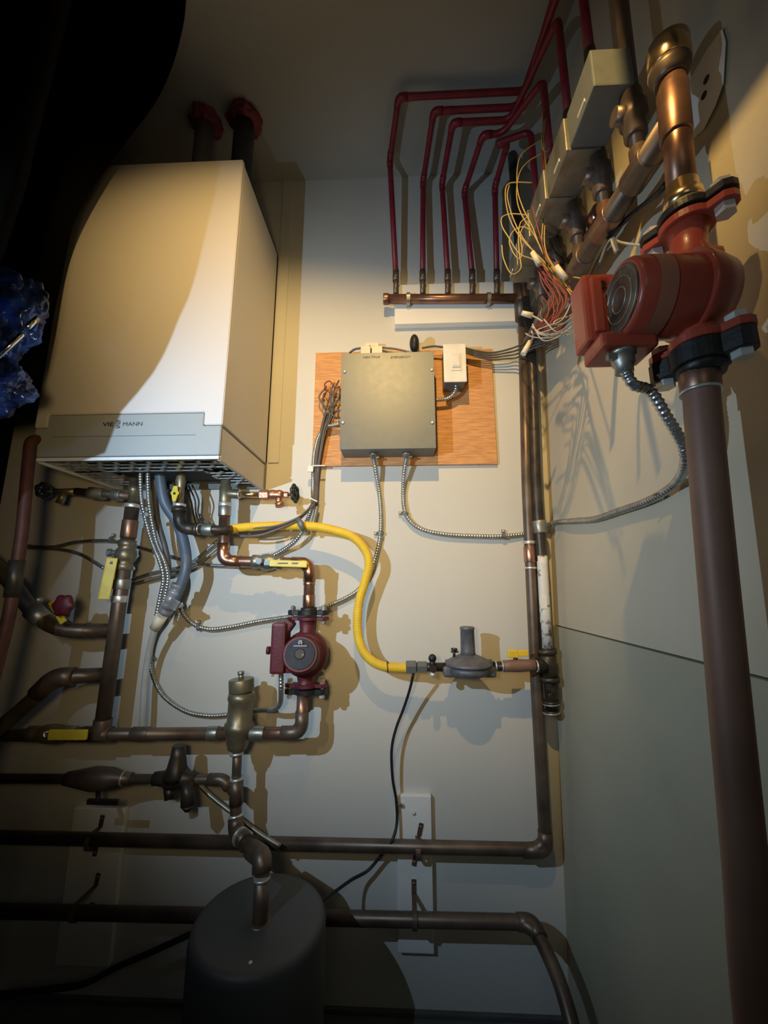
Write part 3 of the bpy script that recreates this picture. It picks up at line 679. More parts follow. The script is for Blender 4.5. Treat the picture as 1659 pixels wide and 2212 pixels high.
g = G(); g.box(fp+Vector((.004,-.001,-.005)), (.015,.0008,.002), 0, rot=Matrix.Rotation(R(-40),3,'Y')).box(fp+Vector((-.006,-.001,-.006)), (.008,.0008,.002), 0, rot=Matrix.Rotation(R(45),3,'Y'))
obj('logo', g, M_wmark, NP)
tb = G(); a = M_(583, 1346, YM-.075); b = M_(620, 1460, YM-.02)
pz0, pz1 = M_(600,1458,YM-.075).z, M_(600,1346,YM-.075).z
tb.span((M_(583,1400,YM-.075).x, YM-.075, pz0), (M_(615,1400,YM-.075).x, YM-.01, pz1), .008, smooth=False)
tb.span((M_(610,1400,YM-.06).x, YM-.06, M_(600,1445,YM).z), (M_(645,1400,YM-.06).x, YM-.02, M_(600,1385,YM).z), .004)
tb.box(M_(622,1352,YM-.04), (.03,.04,.035), .006, rot=Matrix.Rotation(R(35),3,'Y'))
obj('terminal_box', tb, M_maroon, t)
obj('screw', G().cyl(Vector((M_(587,1400,YM-.075).x,YM-.055,pz0+.002)), Vector((M_(587,1400,YM-.075).x,YM-.055,pz0-.008)), .004, n=10), M_screw, t)
obj('adjuster', G().cyl(M_(583,1405,YM-.045), M_(577,1405,YM-.045), .011), M_maroon, t)
# ================================================================== air separator + lower main line
YL2 = 1.20
t = thing('air_separator', 'tall brass air separator standing in the copper line, left of the maroon pump', 'air separator', W(515, 1625, YL2))
s0 = W(523, 1492, YL2); s1 = W(512, 1622, YL2); ax = (s1-s0); Ls = ax.length
obj('body', G().lathe(s0, ax, [(0,.022),(.006,.036),(.02,.038),(.03,.0345),(Ls*.52,.0345),(Ls*.55,.040),(Ls*.64,.040),(Ls*.70,.036),(Ls*.88,.030),(Ls*.96,.026),(Ls,.017)], 30), M_brass, t)
obj('air_vent_cap', G().cyl(W(522,1494,YL2), W(521.5,1466,YL2), .035, bev=.003, n=28), M_brass, t)
obj('vent_valve', G().cyl(W(521,1466,YL2), W(520.5,1456,YL2), .0075).cyl(W(520.5,1457,YL2), W(520.5,1450,YL2), .0095, n=10), M_galvd, t)
t = thing('copper_pipe', 'copper pipe from the maroon pump underside back to the air separator', 'pipe', W(600, 1585, YL2))
pts = [W(654, 1500, YL2), W(651, 1583, YL2), W(536, 1585, YL2)]
run(t, pts, .0165, M_copper, M_copperd, bend=.042, fr=1.15)
ringat(t, pts[0], pts[1], .0165, M_copperd, 'coupling', .48, .008, 1.12)
ringat(t, pts[1], pts[2], .0165, M_galvd, 'coupling', .82, .04, 1.18)
t = thing('copper_pipe', 'copper main left of the air separator, with a yellow lever valve at its dark end', 'pipe', W(250, 1590, YL2))
pts = [W(500, 1584, YL2), W(-140, 1589, YL2)]
run(t, pts, .0165, M_copperd, fit=False)
for tt_, m_, L_, f_ in ((.06,M_galvd,.03,1.15),(.30,M_copperd,.05,1.15),(.52,M_copperd,.05,1.2),(.44,M_copperd,.03,1.15)):
    ringat(t, pts[0], pts[1], .0165, m_, 'coupling', tt_, L_, f_)
valve_body(t, W(165, 1585, YL2), W(60, 1585, YL2), .0165, M_brass)
q = W(106, 1587, YL2-.05); e = W(188, 1587, YL2-.05)
obj('valve_stem', G().cyl(W(100,1586,YL2), W(100,1586,YL2-.05), .007), M_galvd, t)
obj('handle_arm', G().box(q, (.03,.004,.012), .001), M_galvd, t)
hhandle(t, q, e-q, (0,-1,0), (e-q).length, .026, M_yelh, 'yellow_lever', .009)
# joining tee with the left riser
obj('tee', G().cyl(W(240,1586,YL2), W(180,1586,YL2), .021, n=20), M_copperd, t)
# ================================================================== column under the separator down to the tank
YT = 1.17
t = thing('tank_pipe', 'copper pipe from the air separator down to the dark tank top', 'pipe', W(565, 1890, 1.0))
pts = [W(513, 1622, YL2), W(510, 1775, YL2), W(522, 1812, 1.16), W(568, 1862, 1.02), W(566, 1893, 1.0)]
obj('pipe', G().tube([W(513,1618,YL2), W(510,1700,YL2)], .0125, 16), M_copperd, t)
obj('pipe', G().tube(rounded([W(510,1690,YL2), W(509,1782,YL2), W(540,1832,1.12), W(572,1868,1.0)], .03), .0155, 16), M_copperd, t)
for py in (1624, 1679): obj('solder_ring', G().cyl(W(511.5,py,YL2), W(511.5,py+6,YL2), .0185), M_solder, t)
obj('solder_ring', G().cyl(W(509,1757,YL2), W(509,1769,YL2), .0185), M_solder, t)
obj('tee', G().cyl(W(511,1684,YL2), W(510,1738,YL2), .0182, n=18), M_copperd, t)
obj('elbow', G().tube(rounded([W(509.5,1766,YL2), W(510,1795,YL2-.01), W(532,1822,1.13)], .03), .0205, 18), M_copperd, t)
obj('solder_ring', G().tube([W(518,1806,1.155), W(521,1809,1.15)], .022, 16), M_solder, t)
obj('elbow', G().tube(rounded([W(545,1836,1.09), W(566,1852,1.01), W(566,1885,1.0)], .035), .0215, 18), M_copperd, t)
obj('solder_ring', G().cyl(W(566,1893,1.0), W(566,1899,1.0), .0185), M_solder, t)
# fill line with pressure reducing valve
t = thing('fill_valve', 'dark pressure reducing valve on the fill line, below the copper main', 'valve', W(388, 1735, YL2))
run(t, [W(505,1712,YL2), W(482,1684,YL2), W(-90,1681,YL2)], .0125, M_copperd, bend=.03, fr=1.25)
obj('valve_body', G().lathe(W(424,1682,YL2), W(345,1682,YL2)-W(424,1682,YL2), [(0,.015),(.02,.018),(.03,.026),(.075,.028),(.09,.02),(.12,.017)], 18), M_steelp, t)
obj('bonnet', G().lathe(W(380,1682,YL2), W(386,1620,YL2)-W(380,1682,YL2), [(0,.034),(.012,.036),(.03,.026),(.06,.020),(.085,.017)], 22), M_steelp, t)
obj('strainer_cap', G().cyl(W(366,1700,YL2), W(366,1728,YL2-.01), .016, .012).cyl(W(404,1690,YL2-.02), W(406,1740,YL2-.03), .016, .018).cyl(W(406,1738,YL2-.03), W(406,1752,YL2-.03), .019, .008), M_steelp, t)
obj('ball_valve', G().lathe(W(285,1682,YL2), W(150,1682,YL2)-W(285,1682,YL2), [(0,.015),(.03,.018),(.06,.028),(.11,.031),(.15,.024),(.19,.017)], 20), M_copperd, t)
obj('solder_ring', G().cyl(W(269,1682,YL2), W(265,1682,YL2), .0185), M_solder, t)
obj('lever_handle', G().box(W(222,1732,YL2-.05), (.085,.008,.014), .003).cyl(W(212,1700,YL2), W(212,1735,YL2-.04), .006), M_black, t)
# two slim capillary pipes
cable('capillary_tube', [W(405,1668,1.27), W(450,1715,1.26), W(500,1755,1.25), W(560,1800,1.24), W(606,1828,1.235)], .006, M_galvd, None, 'slim grey tube slanting behind the tank pipe', 'tube')
# ================================================================== left side dark loops
YD = 1.15
t = thing('branch_pipe', 'dark branch pipe left of the boiler riser, with a red knobbed yellow valve', 'pipe', W(180, 1365, YD))
obj('pipe', G().tube(rounded([W(236,1362,YP), W(120,1362,YD), W(60,1310,YD), W(20,1250,YD), W(-60,1180,YD)], .05), .0205, 16), M_copperd, t)
obj('solder_ring', G().cyl(W(192,1362,YD+.03), W(187,1362,YD+.03), .0225), M_copperd, t)
obj('coupling', G().cyl(W(96,1342,YD), W(70,1318,YD), .026).sphere(W(84,1296,YD-.01), .010), M_galvd, t)
obj('yellow_lever', G().box(W(124,1322,YD-.03), (.075,.008,.018), .003, rot=Matrix.Rotation(R(52),3,'Y')), M_yelh, t)
g = G(); bm = bmesh.new(); bmesh.ops.create_uvsphere(bm, u_segments=24, v_segments=12, radius=.030)
for v in bm.verts:
    a = math.atan2(v.co.z, v.co.x); k = 1+.10*math.cos(6*a); v.co = Vector((v.co.x*k, v.co.y*.5, v.co.z*k))
g.bm(bm, Matrix.Translation(W(137,1308,YD-.05)), True); obj('red_knob', g, M_maroon, t)
t = thing('branch_pipe', 'lower dark branch pipe curving left from the boiler riser', 'pipe', W(150, 1460, YD))
obj('pipe', G().tube(rounded([W(224,1458,YP), W(125,1462,YD), W(55,1525,YD), W(-20,1590,YD), W(-140,1640,YD)], .06), .0205, 16), M_copperd, t)
obj('elbow', G().tube(rounded([W(160,1461,YD+.01), W(118,1462,YD), W(80,1500,YD)], .05), .025, 16), M_copperd, t)
t = thing('wall_pipe', 'reddish brown upright pipe at the far left edge below the boiler', 'pipe', W(20, 1400, .95))
obj('pipe', G().tube(rounded([Vector((W(62,955,.95).x-.004, 1.29, W(62,950,.95).z+.01)), Vector((W(62,955,.95).x-.002, .955, W(62,950,.95).z+.01)), W(48,1150,.95), W(20,1330,.95), W(-18,1480,.95), W(-75,1700,.95), Vector((W(-75,1700,.95).x-.08,.95,0))], .03), .0135, 16), mat('rusty_red_pipe', (.10,.035,.022), .6, metal=.2, col2=(.06,.02,.014)), t)
obj('coupling', G().tube([W(38,1210,.95), W(26,1290,.95)], .0165, 16), M_steelp, t)
# ================================================================== grey blue hose, tape, white tube
t = thing('condensate_hose', 'grey blue rubber hose from the boiler underside, taped to a white tube', 'hose', W(370, 1290, 1.19))
hp = [W(342,1050,1.17), W(356,1085,1.18), W(383,1130,1.20), W(399,1180,1.20), W(402,1225,1.19), W(390,1265,1.19), W(374,1300,1.19)]
hp[0].z = zb+.02
obj('hose', G().tube(spline(hp), .0155, 16), M_blue, t)
obj('tape_wrap', G().tube(spline([W(386,1262,1.19), W(371,1295,1.19), W(356,1325,1.20)], .004), [.0195+.002*math.sin(i*1.3) for i in range(len(spline([W(386,1262,1.19), W(371,1295,1.19), W(356,1325,1.20)], .004)))], 12), M_tape, t)
obj('tape_flap', G().box(W(375,1305,1.165), (.03,.003,.03), .001, rot=Matrix.Rotation(R(30),3,'Y')).box(W(388,1308,1.17), (.022,.003,.012), .001, rot=Matrix.Rotation(R(-20),3,'Y')), M_tape, t)
obj('tan_adapter', G().tube([W(350,1330,1.21), W(334,1358,1.22)], [.0165,.0145], 16), M_cream, t)
obj('white_tube', G().tube(spline([W(335,1356,1.22), W(322,1410,1.25), W(313,1470,1.26), W(309,1540,1.26), W(306,1600,1.27)]), .0095, 14), M_clear, t)
# ================================================================== large red pump on the right
YQ = .512
def Q(px, py, Y=YQ): return W(px, py, Y)
t = thing('circulator_pump', 'large orange red circulator pump on the thick copper pipe by the right wall', 'pump', Q(1530, 830))
vax = (Q(1487, 450)-Q(1512, 800)).normalized()
rotf = R(-58)
def fl(px, py, m, name, th, r=.035, half=.062, er=.018, par=None):
    c = Q(px, py); g, ears = flange(None, c, (0,0,1), m, r=r, half=half, th=th, rot=rotf, er=er)
    obj(name, g, m, par or t); return c, ears
cA, eA = fl(1481, 470, M_black, 'iron_flange', .012)
cB, eB = fl(1483, 492, M_redpump, 'body_flange', .012)
cC, eC = fl(1509, 743, M_redpump, 'body_flange', .012)
cD, eD = fl(1511, 774, M_black, 'iron_flange', .028)
for e in eA: obj('bolt', G().hexn(e+Vector((0,0,.006)), e+Vector((0,0,.016)), .0125).cyl(e+Vector((0,0,-.03)), e+Vector((0,0,.02)), .005, n=10).hexn(e+Vector((0,0,-.021)), e+Vector((0,0,-.036)), .0125), M_screw, t)
for e in eD: obj('bolt', G().hexn(e+Vector((0,0,-.013)), e+Vector((0,0,-.024)), .0125).cyl(e+Vector((0,0,.03)), e+Vector((0,0,-.02)), .005, n=10).hexn(e+Vector((0,0,.021)), e+Vector((0,0,.038)), .0125), M_screw, t)
obj('flange_hub', G().lathe(cA+Vector((0,0,.004)), (0,0,1), [(0,.030),(.008,.028),(.014,.024)], 24), M_brass, t)
obj('flange_hub', G().lathe(cD-Vector((0,0,.006)), (0,0,-1), [(0,.030),(.012,.029),(.02,.026)], 24), M_black, t)
pc0 = Q(1500, 628)
L = (cB.z-cC.z)
g = G().lathe(cB, cC-cB, [(0,.030),(L*.10,.023),(L*.22,.022),(L*.34,.033),(L*.5,.040),(L*.66,.033),(L*.80,.022),(L*.92,.023),(L,.030)], 26)
g.lathe(Vector((pc0.x+.035, YQ, pc0.z-.010)), (-1,0,0), [(0,.030),(.008,.048),(.03,.056),(.045,.060),(.052,.060)], 34)
g.box(Vector((pc0.x+.005, YQ-.010, pc0.z+.028)), (.050,.040,.045), .012, seg=3, smooth=True)
obj('volute', g, M_redpump, t)
mx0 = pc0.x-.014; mz = pc0.z-.012; mx1 = WX(1345, 640, Q(1345,640).x).x
mx1 = Q(1338, 640).x
obj('motor', G().lathe(Vector((mx0, YQ, mz)), (-1,0,0), [(0,.0545),(.004,.055),(mx0-mx1-.006,.0535),(mx0-mx1-.001,.051),(mx0-mx1,.048)], 44), M_redpump, t)
obj('label_band', G().lathe(Vector((mx0-.045, YQ, mz)), (-1,0,0), [(0,.0549),(.022,.0545)], 44, cap=False), M_redtape, t)
obj('name_disc', G().lathe(Vector((mx1+.001, YQ, mz)), (-1,0,0), [(0,.046),(.002,.046),(.0025,.045)], 40), M_plated, t)
g = G()
for rr_ in (.043,.031,.017):
    g.tube([Vector((mx1-.0015, YQ+math.cos(2*PI*k/48)*rr_, mz+math.sin(2*PI*k/48)*rr_)) for k in range(49)], .0011, 6, cap=False)
obj('disc_ring', g, M_galvd, t)
# terminal box behind the motor end
a = Q(1253, 585, YQ+.035); b = Q(1330, 755, YQ+.035)
x0 = Q(1254, 660, YQ+.03).x+.006; x1 = Q(1310, 660, YQ+.03).x
z0 = Q(1290, 735, YQ+.03).z; z1 = Q(1290, 590, YQ+.03).z
obj('terminal_box', G().span((x0, YQ+.030, z0), (x1+.02, YQ+.075, z1), .006).span((x0+.004, YQ+.0, mz-.070), (x1+.050, YQ+.06, mz-.046), .006), M_redpump, t)
obj('box_cover', G().span((x0+.010, YQ+.024, z0+.012), (x1-.006, YQ+.031, z1-.010), .003), M_redpump, t)
obj('cover_screw', G().cyl(Vector((x1-.004, YQ+.026, z1-.022)), Vector((x1-.004, YQ+.033, z1-.022)), .006), M_black, t)
cb = Q(1350, 760, YQ+.02); cb.z = z0; z0 = mz-.070; cb.x -= .004
obj('cable_connector', G().lathe(Vector((cb.x, YQ+.02, z0+.004)), (0,0,-1), [(0,.018),(.008,.018),(.009,.015),(.02,.015),(.024,.012),(.034,.012)], 16).box(Vector((cb.x-.018,YQ+.015,z0-.008)), (.014,.008,.010), .001), M_galvd, t)
CONN = Vector((cb.x, YQ+.02, z0-.026))
# ================================================================== thick copper pipe below it
t = thing('copper_pipe', 'thickest copper pipe, dropping from the large red pump along the right wall', 'pipe', Q(1640, 2212))
pb = [Q(1511, 790), Q(1515, 860), Q(1532, 1050), Q(1574, 1500), Q(1612, 1900), Q(1650, 2330), Vector((Q(1650,2330).x-.02, YQ, 0))]
obj('pipe', G().tube(spline(pb, .03), .0205, 22), M_copperr, t)
obj('adapter', G().cyl(Q(1508.5, 800), Q(1514, 846), .0232, n=24, bev=.0015), M_copper, t)
obj('solder_ring', G().cyl(Q(1513.6, 844), Q(1514.2, 850), .0238, n=24), M_solder, t)
# copper riser above the pump with tee and brass cap
t = thing('copper_pipe', 'copper riser above the large red pump with a brass cap on top', 'pipe', Q(1470, 440))
U = lambda px, py: Q(px, py)
obj('brass_adapter', G().lathe(U(1478,452), U(1471,405)-U(1478,452), [(0,.026),(.02,.025),(.022,.022),((U(1471,405)-U(1478,452)).length,.0215)], 22), M_brassb, t)
obj('pipe', G().cyl(U(1474,425), U(1452,180), .0188, n=22), M_copper, t)
obj('tee', G().cyl(U(1461,300), U(1452,195), .0215, n=22, bev=.002), M_copper, t)
c0 = U(1449,178); c1_ = U(1440,90)
cap = G().lathe(c0, c1_-c0, [(0,.021),(.010,.024),(.016,.028),(.026,.029)], 30)
obj('reducer', cap, M_copperd, t)
obj('brass_cap', G().lathe(c0+(c1_-c0).normalized()*.024, c1_-c0, [(0,.0285),(.002,.030),(.044,.030),(.046,.028),(.047,.024),(.040,.022)], 30), M_brassb, t)
# ================================================================== header and zone valves along the right wall
HX = .435; HZ = .80+H
hp0 = WX(1452, 262, HX); hp0 = Vector((HX, .525, .765+H)); hp1 = Vector((HX-.0, 1.22, .80+H))
t = thing('valve_header', 'thick copper header running back along the right wall under the zone valves', 'pipe', hp0)
obj('pipe', G().cyl(Vector((Q(1458,255).x, YQ, Q(1458,255).z)), hp1, .0205, n=20), M_copperd, t)
hA = Vector((Q(1458,255).x, YQ, Q(1458,255).z))
for k, y in enumerate(vY):
    p = hA.lerp(hp1, (y-YQ)/(hp1.y-YQ)); d = (hp1-hA).normalized()
    obj('tee', G().cyl(p-d*.03, p+d*.03, .0235, n=18, bev=.002).cyl(p, p+Vector((0,0,.045)), .015), M_copper if k % 2 else M_copperd, t)
zn_ = ['nearest, with bright square face at the upper right', 'second zone valve along the right wall, behind the nearest', 'third zone valve along the right wall, in shadow', 'fourth zone valve along the right wall, near the corner', 'last zone valve, deepest in the corner behind the wires']
for k, y in enumerate(vY):
    p = hA.lerp(hp1, (y-YQ)/(hp1.y-YQ)); bx = .395-.0*k
    tt = thing('zone_valve', 'galvanized box motor valve: '+zn_[k], 'valve', p+Vector((0,0,.04)), 'zone valves on the right wall')
    pz = p.z
    obj('pipe', G().cyl(Vector((p.x, y, pz+.04)), Vector((VX, y, 1.20+H)), .0125), M_copperd, tt)
    obj('valve_body', G().lathe(Vector((p.x, y, pz+.07)), (0,0,1), [(0,.014),(.004,.019),(.03,.019),(.036,.024),(.065,.024),(.07,.019),(.095,.019),(.10,.014)], 18).cyl(Vector((p.x,y,pz+.12)), Vector((bx,y,pz+.12)), .015), M_copperd, tt)
    bz = pz+.125
    g = G().box(Vector((bx-.002, y+.035, bz+.085)), (.074,.105,.085), .003)
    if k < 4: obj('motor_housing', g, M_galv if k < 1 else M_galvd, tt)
    else: obj('motor_housing', G().box(Vector((bx-.002, y+.02, bz+.085)), (.066,.07,.08), .003), M_galvd, tt)
    obj('lever_slot', G().box(Vector((bx-.039, y+.03, bz+.06)), (.003,.03,.008), .001), M_screw, tt)
# second run of pipes lower along the wall: return header
t = thing('return_header', 'dark lower copper pipe running back along the right wall behind the wires', 'pipe', (.45,.7,H+.5))
r0 = Vector((.475, .74, .80+H)); 
g0 = [Vector((.470,.80,.76+H)), Vector((.475,1.02,.60+H)), Vector((.48,1.20,.42+H))]
obj('pipe', G().tube([WX(1330,430,.46), WX(1250,560,.46)], .019, 16), M_copper, t)
obj('pipe', G().tube([WX(1250,560,.46), WX(1190,640,.46), WX(1165,700,.45)], .017, 16), M_copperd, t)
obj('coupling', G().tube([WX(1300,455,.46), WX(1285,480,.46)], .0225, 18), M_copperb, t)
obj('coupling', G().tube([WX(1245,560,.46), WX(1235,575,.46)], .0225, 18), M_copperd, t)
# white plate with holes on right wall
t = thing('wall_plate', 'long white plate with two dark holes on the right wall beside the brass cap', 'plate', WR(1500, 300, .01))
pl_ = [(1560,62),(1568,90),(1563,180),(1545,230),(1520,280),(1497,300),(1482,290),(1478,250),(1480,200),(1497,160),(1525,110)]
vs0 = [WR(x, y, .001) for x, y in pl_]; vs1 = [WR(x, y, .005) for x, y in pl_]; n = len(pl_)
obj('plate', G().add(vs0+vs1, [tuple(range(n)), tuple(range(n, 2*n))[::-1]]+[(i, (i+1) % n, n+(i+1) % n, n+i) for i in range(n)], False), M_board, t)
for x, y in ((1526,172),(1521,206)):
    obj('hole', G().lathe(WR(x, y, .0052), (-1,0,0), [(0,.006),(.0008,.006)], 14), M_black, t)
# ================================================================== conduits
def nearR(px, py, off=.012): return WR(px, py, off)
YV = 1.316
c = [W(807, 990, 1.275), W(812, 1020, 1.29), W(819, 1060, YV), W(823, 1110, YV), W(822, 1152, YV), W(815, 1190, YV), W(800, 1235, YV), W(775, 1273, YV), W(745, 1293, YV), W(710, 1308, YV), W(665, 1324, YV), W(620, 1333, YV), W(560, 1342, YV), W(500, 1354, YV), W(450, 1359, YV), W(412, 1344, YV), W(388, 1312, 1.29), W(372, 1270, 1.26)]
flexcable('armoured_cable', c, .0072, None, 'armoured cable from the left connector of the control box, passing behind the maroon pump', 'cable')
c = [W(878, 990, 1.275), W(873, 1020, 1.29), W(871, 1060, YV), W(873, 1095, YV), W(883, 1122, YV), W(910, 1143, YV), W(960, 1154, YV), W(1030, 1158, YV), W(1090, 1158, YV), W(1150, 1150, 1.317), WR(1195, 1130, .009), WR(1240, 1125, .009), WR(1285, 1121, .009), WR(1340, 1103, .009), WR(1390, 1086, .009), WR(1430, 1066, .012), WR(1463, 1040, .02), W(1481, 1000, .60), W(1472, 955, .575), W(1440,900,.555), W(1405,845,.545), CONN+Vector((.010,0,-.022)), CONN+Vector((0,0,.004))]
flexcable('armoured_cable', c, .0072, None, 'armoured cable from the control box right connector round the corner to the large red pump', 'cable')
for (px, py, d, lab) in ((815,1152,(0,0,1),'clip beside the left armoured cable, above the yellow hose'), (875,1110,(.2,0,1),'clip on the bend of the right armoured cable'), (1088,1158,(1,0,0),'clip on the armoured cable left of the corner pipes'), (430,1355,(1,0,.2),'clip on the armoured cable left of the maroon pump')):
    clip(W(px+7 if px == 815 else px, py, YV), lab, d, .0075)
clip(WR(1425, 1069, .012), 'clip on the armoured cable at the right wall below the large red pump', (0,1,-.2), .0075)
flexcable('armoured_cable', [W(607,1446,YM-.04), W(607,1490,YM-.04), W(605,1520,1.22), W(590,1533,1.26), W(560,1534,1.30), W(500,1543,YV), W(450,1546,YV), W(400,1536,YV), W(355,1505,YV), W(332,1465,YV), W(325,1420,YV), W(331,1370,1.30), W(345,1330,1.27), W(362,1285,1.25)], .0068, None, 'armoured cable looping from the maroon pump terminal box down and left', 'cable')
clip(W(329, 1421, YV), 'clip on the armoured loop beside the white tube', (0,0,1), .007)
flexcable('armoured_cable', [W(985,824,1.27), W(984,842,1.27), W(976,855,1.28), W(962,862,1.285), W(942,864,1.285)], .0068, None, 'short armoured cable hooking from the light switch to the control box', 'cable')
for k, (x, dx) in enumerate(((300,0),(316,6),)):
    p = [W(x, 1035, 1.14), W(x+5, 1075, 1.14), W(x+14-dx*.5, 1120, 1.16), W(x+28-dx, 1170, 1.18), W(x+46-dx, 1215, 1.19), W(x+53-dx, 1250, 1.20), W(x+46-dx, 1290, 1.21), W(x+38-dx, 1330, 1.215)]
    p[0].z = zb+.03
    flexcable('armoured_cable', p, .0062, None, ('left' if k == 0 else 'right')+' of the two armoured cables dropping together from the boiler underside', 'cable', 'armoured cables under the boiler')
cable('power_cable', [W(334,1036,1.17), W(336,1080,1.18), W(342,1130,1.20), W(356,1180,1.20), W(364,1225,1.21), W(360,1262,1.22)], .0085, M_greycab, None, 'dark grey cable beside the armoured cables under the boiler', 'cable')
for k, dx in enumerate((0, 9, 17)):
    cable('control_wire', [W(398+dx,1048,1.22), W(412+dx,1080,1.23), W(418+dx*.6,1110,1.24), W(425+dx,1135,1.24), W(438+dx*.5,1150,1.25)], .0028, M_black, None, 'thin black control wire hanging in a loop behind the small yellow handle', 'wire', 'thin black wires under the boiler')
clip(W(318,1112,1.16), 'white tie clip joining the two armoured cables under the boiler', (0.2,0,1), .008)
# conduits on wall left
def cab2(pts, r=.0066, Y=YV): return [W(x, y, Y) for x, y in pts]
L1 = cab2([(40,1178),(110,1182),(160,1172),(210,1168),(250,1170),(300,1182),(360,1200),(420,1216),(470,1222),(540,1222),(590,1218)])
cable('grey_conduit', L1, .0062, M_flex, None, 'grey conduit crossing the wall from the far left to behind the copper step', 'cable')
L2 = cab2([(40,1182),(120,1186),(170,1196),(205,1215),(225,1228)])
cable('grey_conduit', L2, .0062, M_flex, None, 'short grey conduit running from the far left down to the yellow lever', 'cable')
L3 = cab2([(286,1252),(330,1238),(380,1228),(415,1215),(440,1195),(470,1168)])
cable('grey_conduit', L3, .0058, M_flex, None, 'upper of two slanted conduits between the left riser and the copper step', 'cable')
L4 = cab2([(286,1262),(330,1250),(380,1238),(420,1222),(450,1200),(480,1175)], Y=1.30)
cable('grey_conduit', L4, .0058, M_galvd, None, 'lower of two slanted conduits between the left riser and the copper step', 'cable')
clip(W(242,1166,YV), 'clip on the upper grey conduit beside the left riser', (1,0,0), .0075)
# flex from wiring bundle to behind step pipe
flexcable('armoured_cable', [W(740,913,1.285), W(712,920,1.295), W(690,940,1.30), W(680,975,1.305), W(677,1010,1.305), W(676,1060,1.305), W(676,1085,1.30), W(668,1112,1.29), W(655,1145,1.27), W(636,1170,1.28), W(612,1188,1.30), W(585,1202,1.31), W(550,1212,1.315)], .0070, None, 'armoured cable with bright rings along the wire bundle, left of the control box', 'cable')
cable('grey_conduit', [W(686,1090,1.30), W(676,1130,1.29), W(662,1150,1.275)], .0075, M_galvd, None, 'short grey conduit beside the wire bundle above the yellow hose', 'cable')
# ------------------------------------------------------------------ low voltage bundle left of the control box
rnd = random.Random(3)
for i in range(9):
    o = (i-4)*.0038; yy = 1.285+(i % 3)*.006
    sx, sy = [(732,822),(722,828),(735,840),(703,838),(728,850),(736,862),(730,880),(700,850),(715,838)][i]
    pts = [W(sx, sy, 1.295), W(sx-6+rnd.uniform(-8,8), sy+22, 1.285), W(718-i*2.0, 893, yy), W(704-i*1.4, 930, yy), W(694-i*1.2+rnd.uniform(-2,2), 975, yy), W(688-i*1.0, 1020, yy+.005), W(686-i*1.1, 1060, yy+.005), W(684-i*1.0, 1088, yy)]
    cable('control_wire', pts, .0030, M_brncab if i % 2 else M_greycab, None, 'thin brown or grey control wire in the bundle running down beside the control box', 'wire', 'control wires beside the box')
cable('control_wire', [W(728,858,1.285), W(708,845,1.28), W(701,830,1.28), W(712,823,1.285), W(724,838,1.28), W(734,835,1.28)], .0022, M_redw, None, 'red looped wire end at the left of the control box', 'wire')
t = thing('wire_nut', 'small orange red wire nut on the plywood left of the control box', 'wire nut', W(702,842,1.30)); obj('nut', G().lathe(W(705,834,1.297), W(699,846,1.30)-W(705,834,1.297), [(0,.003),(.008,.0045),(.016,.0055)], 10), M_nut, t)
flexcable('armoured_cable', [W(738,914,1.285), W(724,918,1.287), W(708,921,1.288)], .0068, None, 'bright stub of armoured cable entering the lower left of the control box', 'cable')
t = thing('cable_tie', 'white plastic tie block on the wire bundle below the plywood', 'cable tie', W(678,1012,1.29)); obj('tie', G().box(W(671,1013,1.283), (.019,.008,.021), .002).box(W(690,1006,1.282), (.040,.005,.004), .001), M_plast, t)
t = thing('cable_tie', 'pale tie around the wire bundle beside the black handwheel', 'cable tie', W(680,1080,1.28)); obj('tie', G().box(W(678,1080,1.279), (.026,.004,.004), .001, rot=Matrix.Rotation(R(25),3,'Y')), M_plast, t)
t = thing('cable_tie', 'shiny grey tape holding the wires on the yellow hose', 'cable tie', W(650,1135,1.22)); obj('tie', G().tube([W(644,1122,1.222), W(650,1132,1.216), W(656,1146,1.222)], [.008,.010,.007], 10), M_galv, t)
for k in range(3):
    pts = [W(676+k*2,1086,1.275), W(662,1104+k*2,1.255), W(640,1120+k*3,1.225), W(600,1135+k*4,1.215), W(560,1140+k*8,1.215), W(520,1142+k*8,1.22), W(470,1140+k*5,1.23), W(440,1125,1.235)]
    cable('control_wire', pts, .0032, M_brncab if k != 1 else M_black, None, 'thin dark wire sagging across the yellow hose toward the boiler', 'wire', 'wires across the yellow hose')
# wires above the box
cable('control_wire', [W(826,751,1.27), W(850,753,1.27), W(870,757,1.27), W(886,762,1.27)], .0032, M_brncab, None, 'brown wire between the relay housings and the black sensor, upper one', 'wire')
cable('control_wire', [W(826,757,1.27), W(845,762,1.27), W(866,765,1.27)], .0032, M_greycab, None, 'grey wire behind the top edge of the control box', 'wire')
cable('control_wire', [W(912,752,1.27), W(935,748,1.27), W(960,750,1.27)], .0034, M_greycab, None, 'dark wire between the black sensor and the light switch', 'wire')
cable('control_wire', [W(755,763,1.29), W(765,755,1.28), W(780,752,1.275)], .0040, M_blue, None, 'blue grey wire left of the relay housings', 'wire')
for k in range(4):
    pts = [W(1005,752+k*3,1.275), W(1030,758+k*4,1.28), W(1060,762+k*5,1.285), W(1090,757+k*6,1.28), W(1118,748+k*8,1.27), W(1150,735+k*6,1.2), WR(1180,728+k*5,.06)]
    cable('control_wire', pts, .0032, M_greycab, None, 'dark thermostat wire running from the light switch to the corner pipes', 'wire', 'thermostat wires right of the switch')
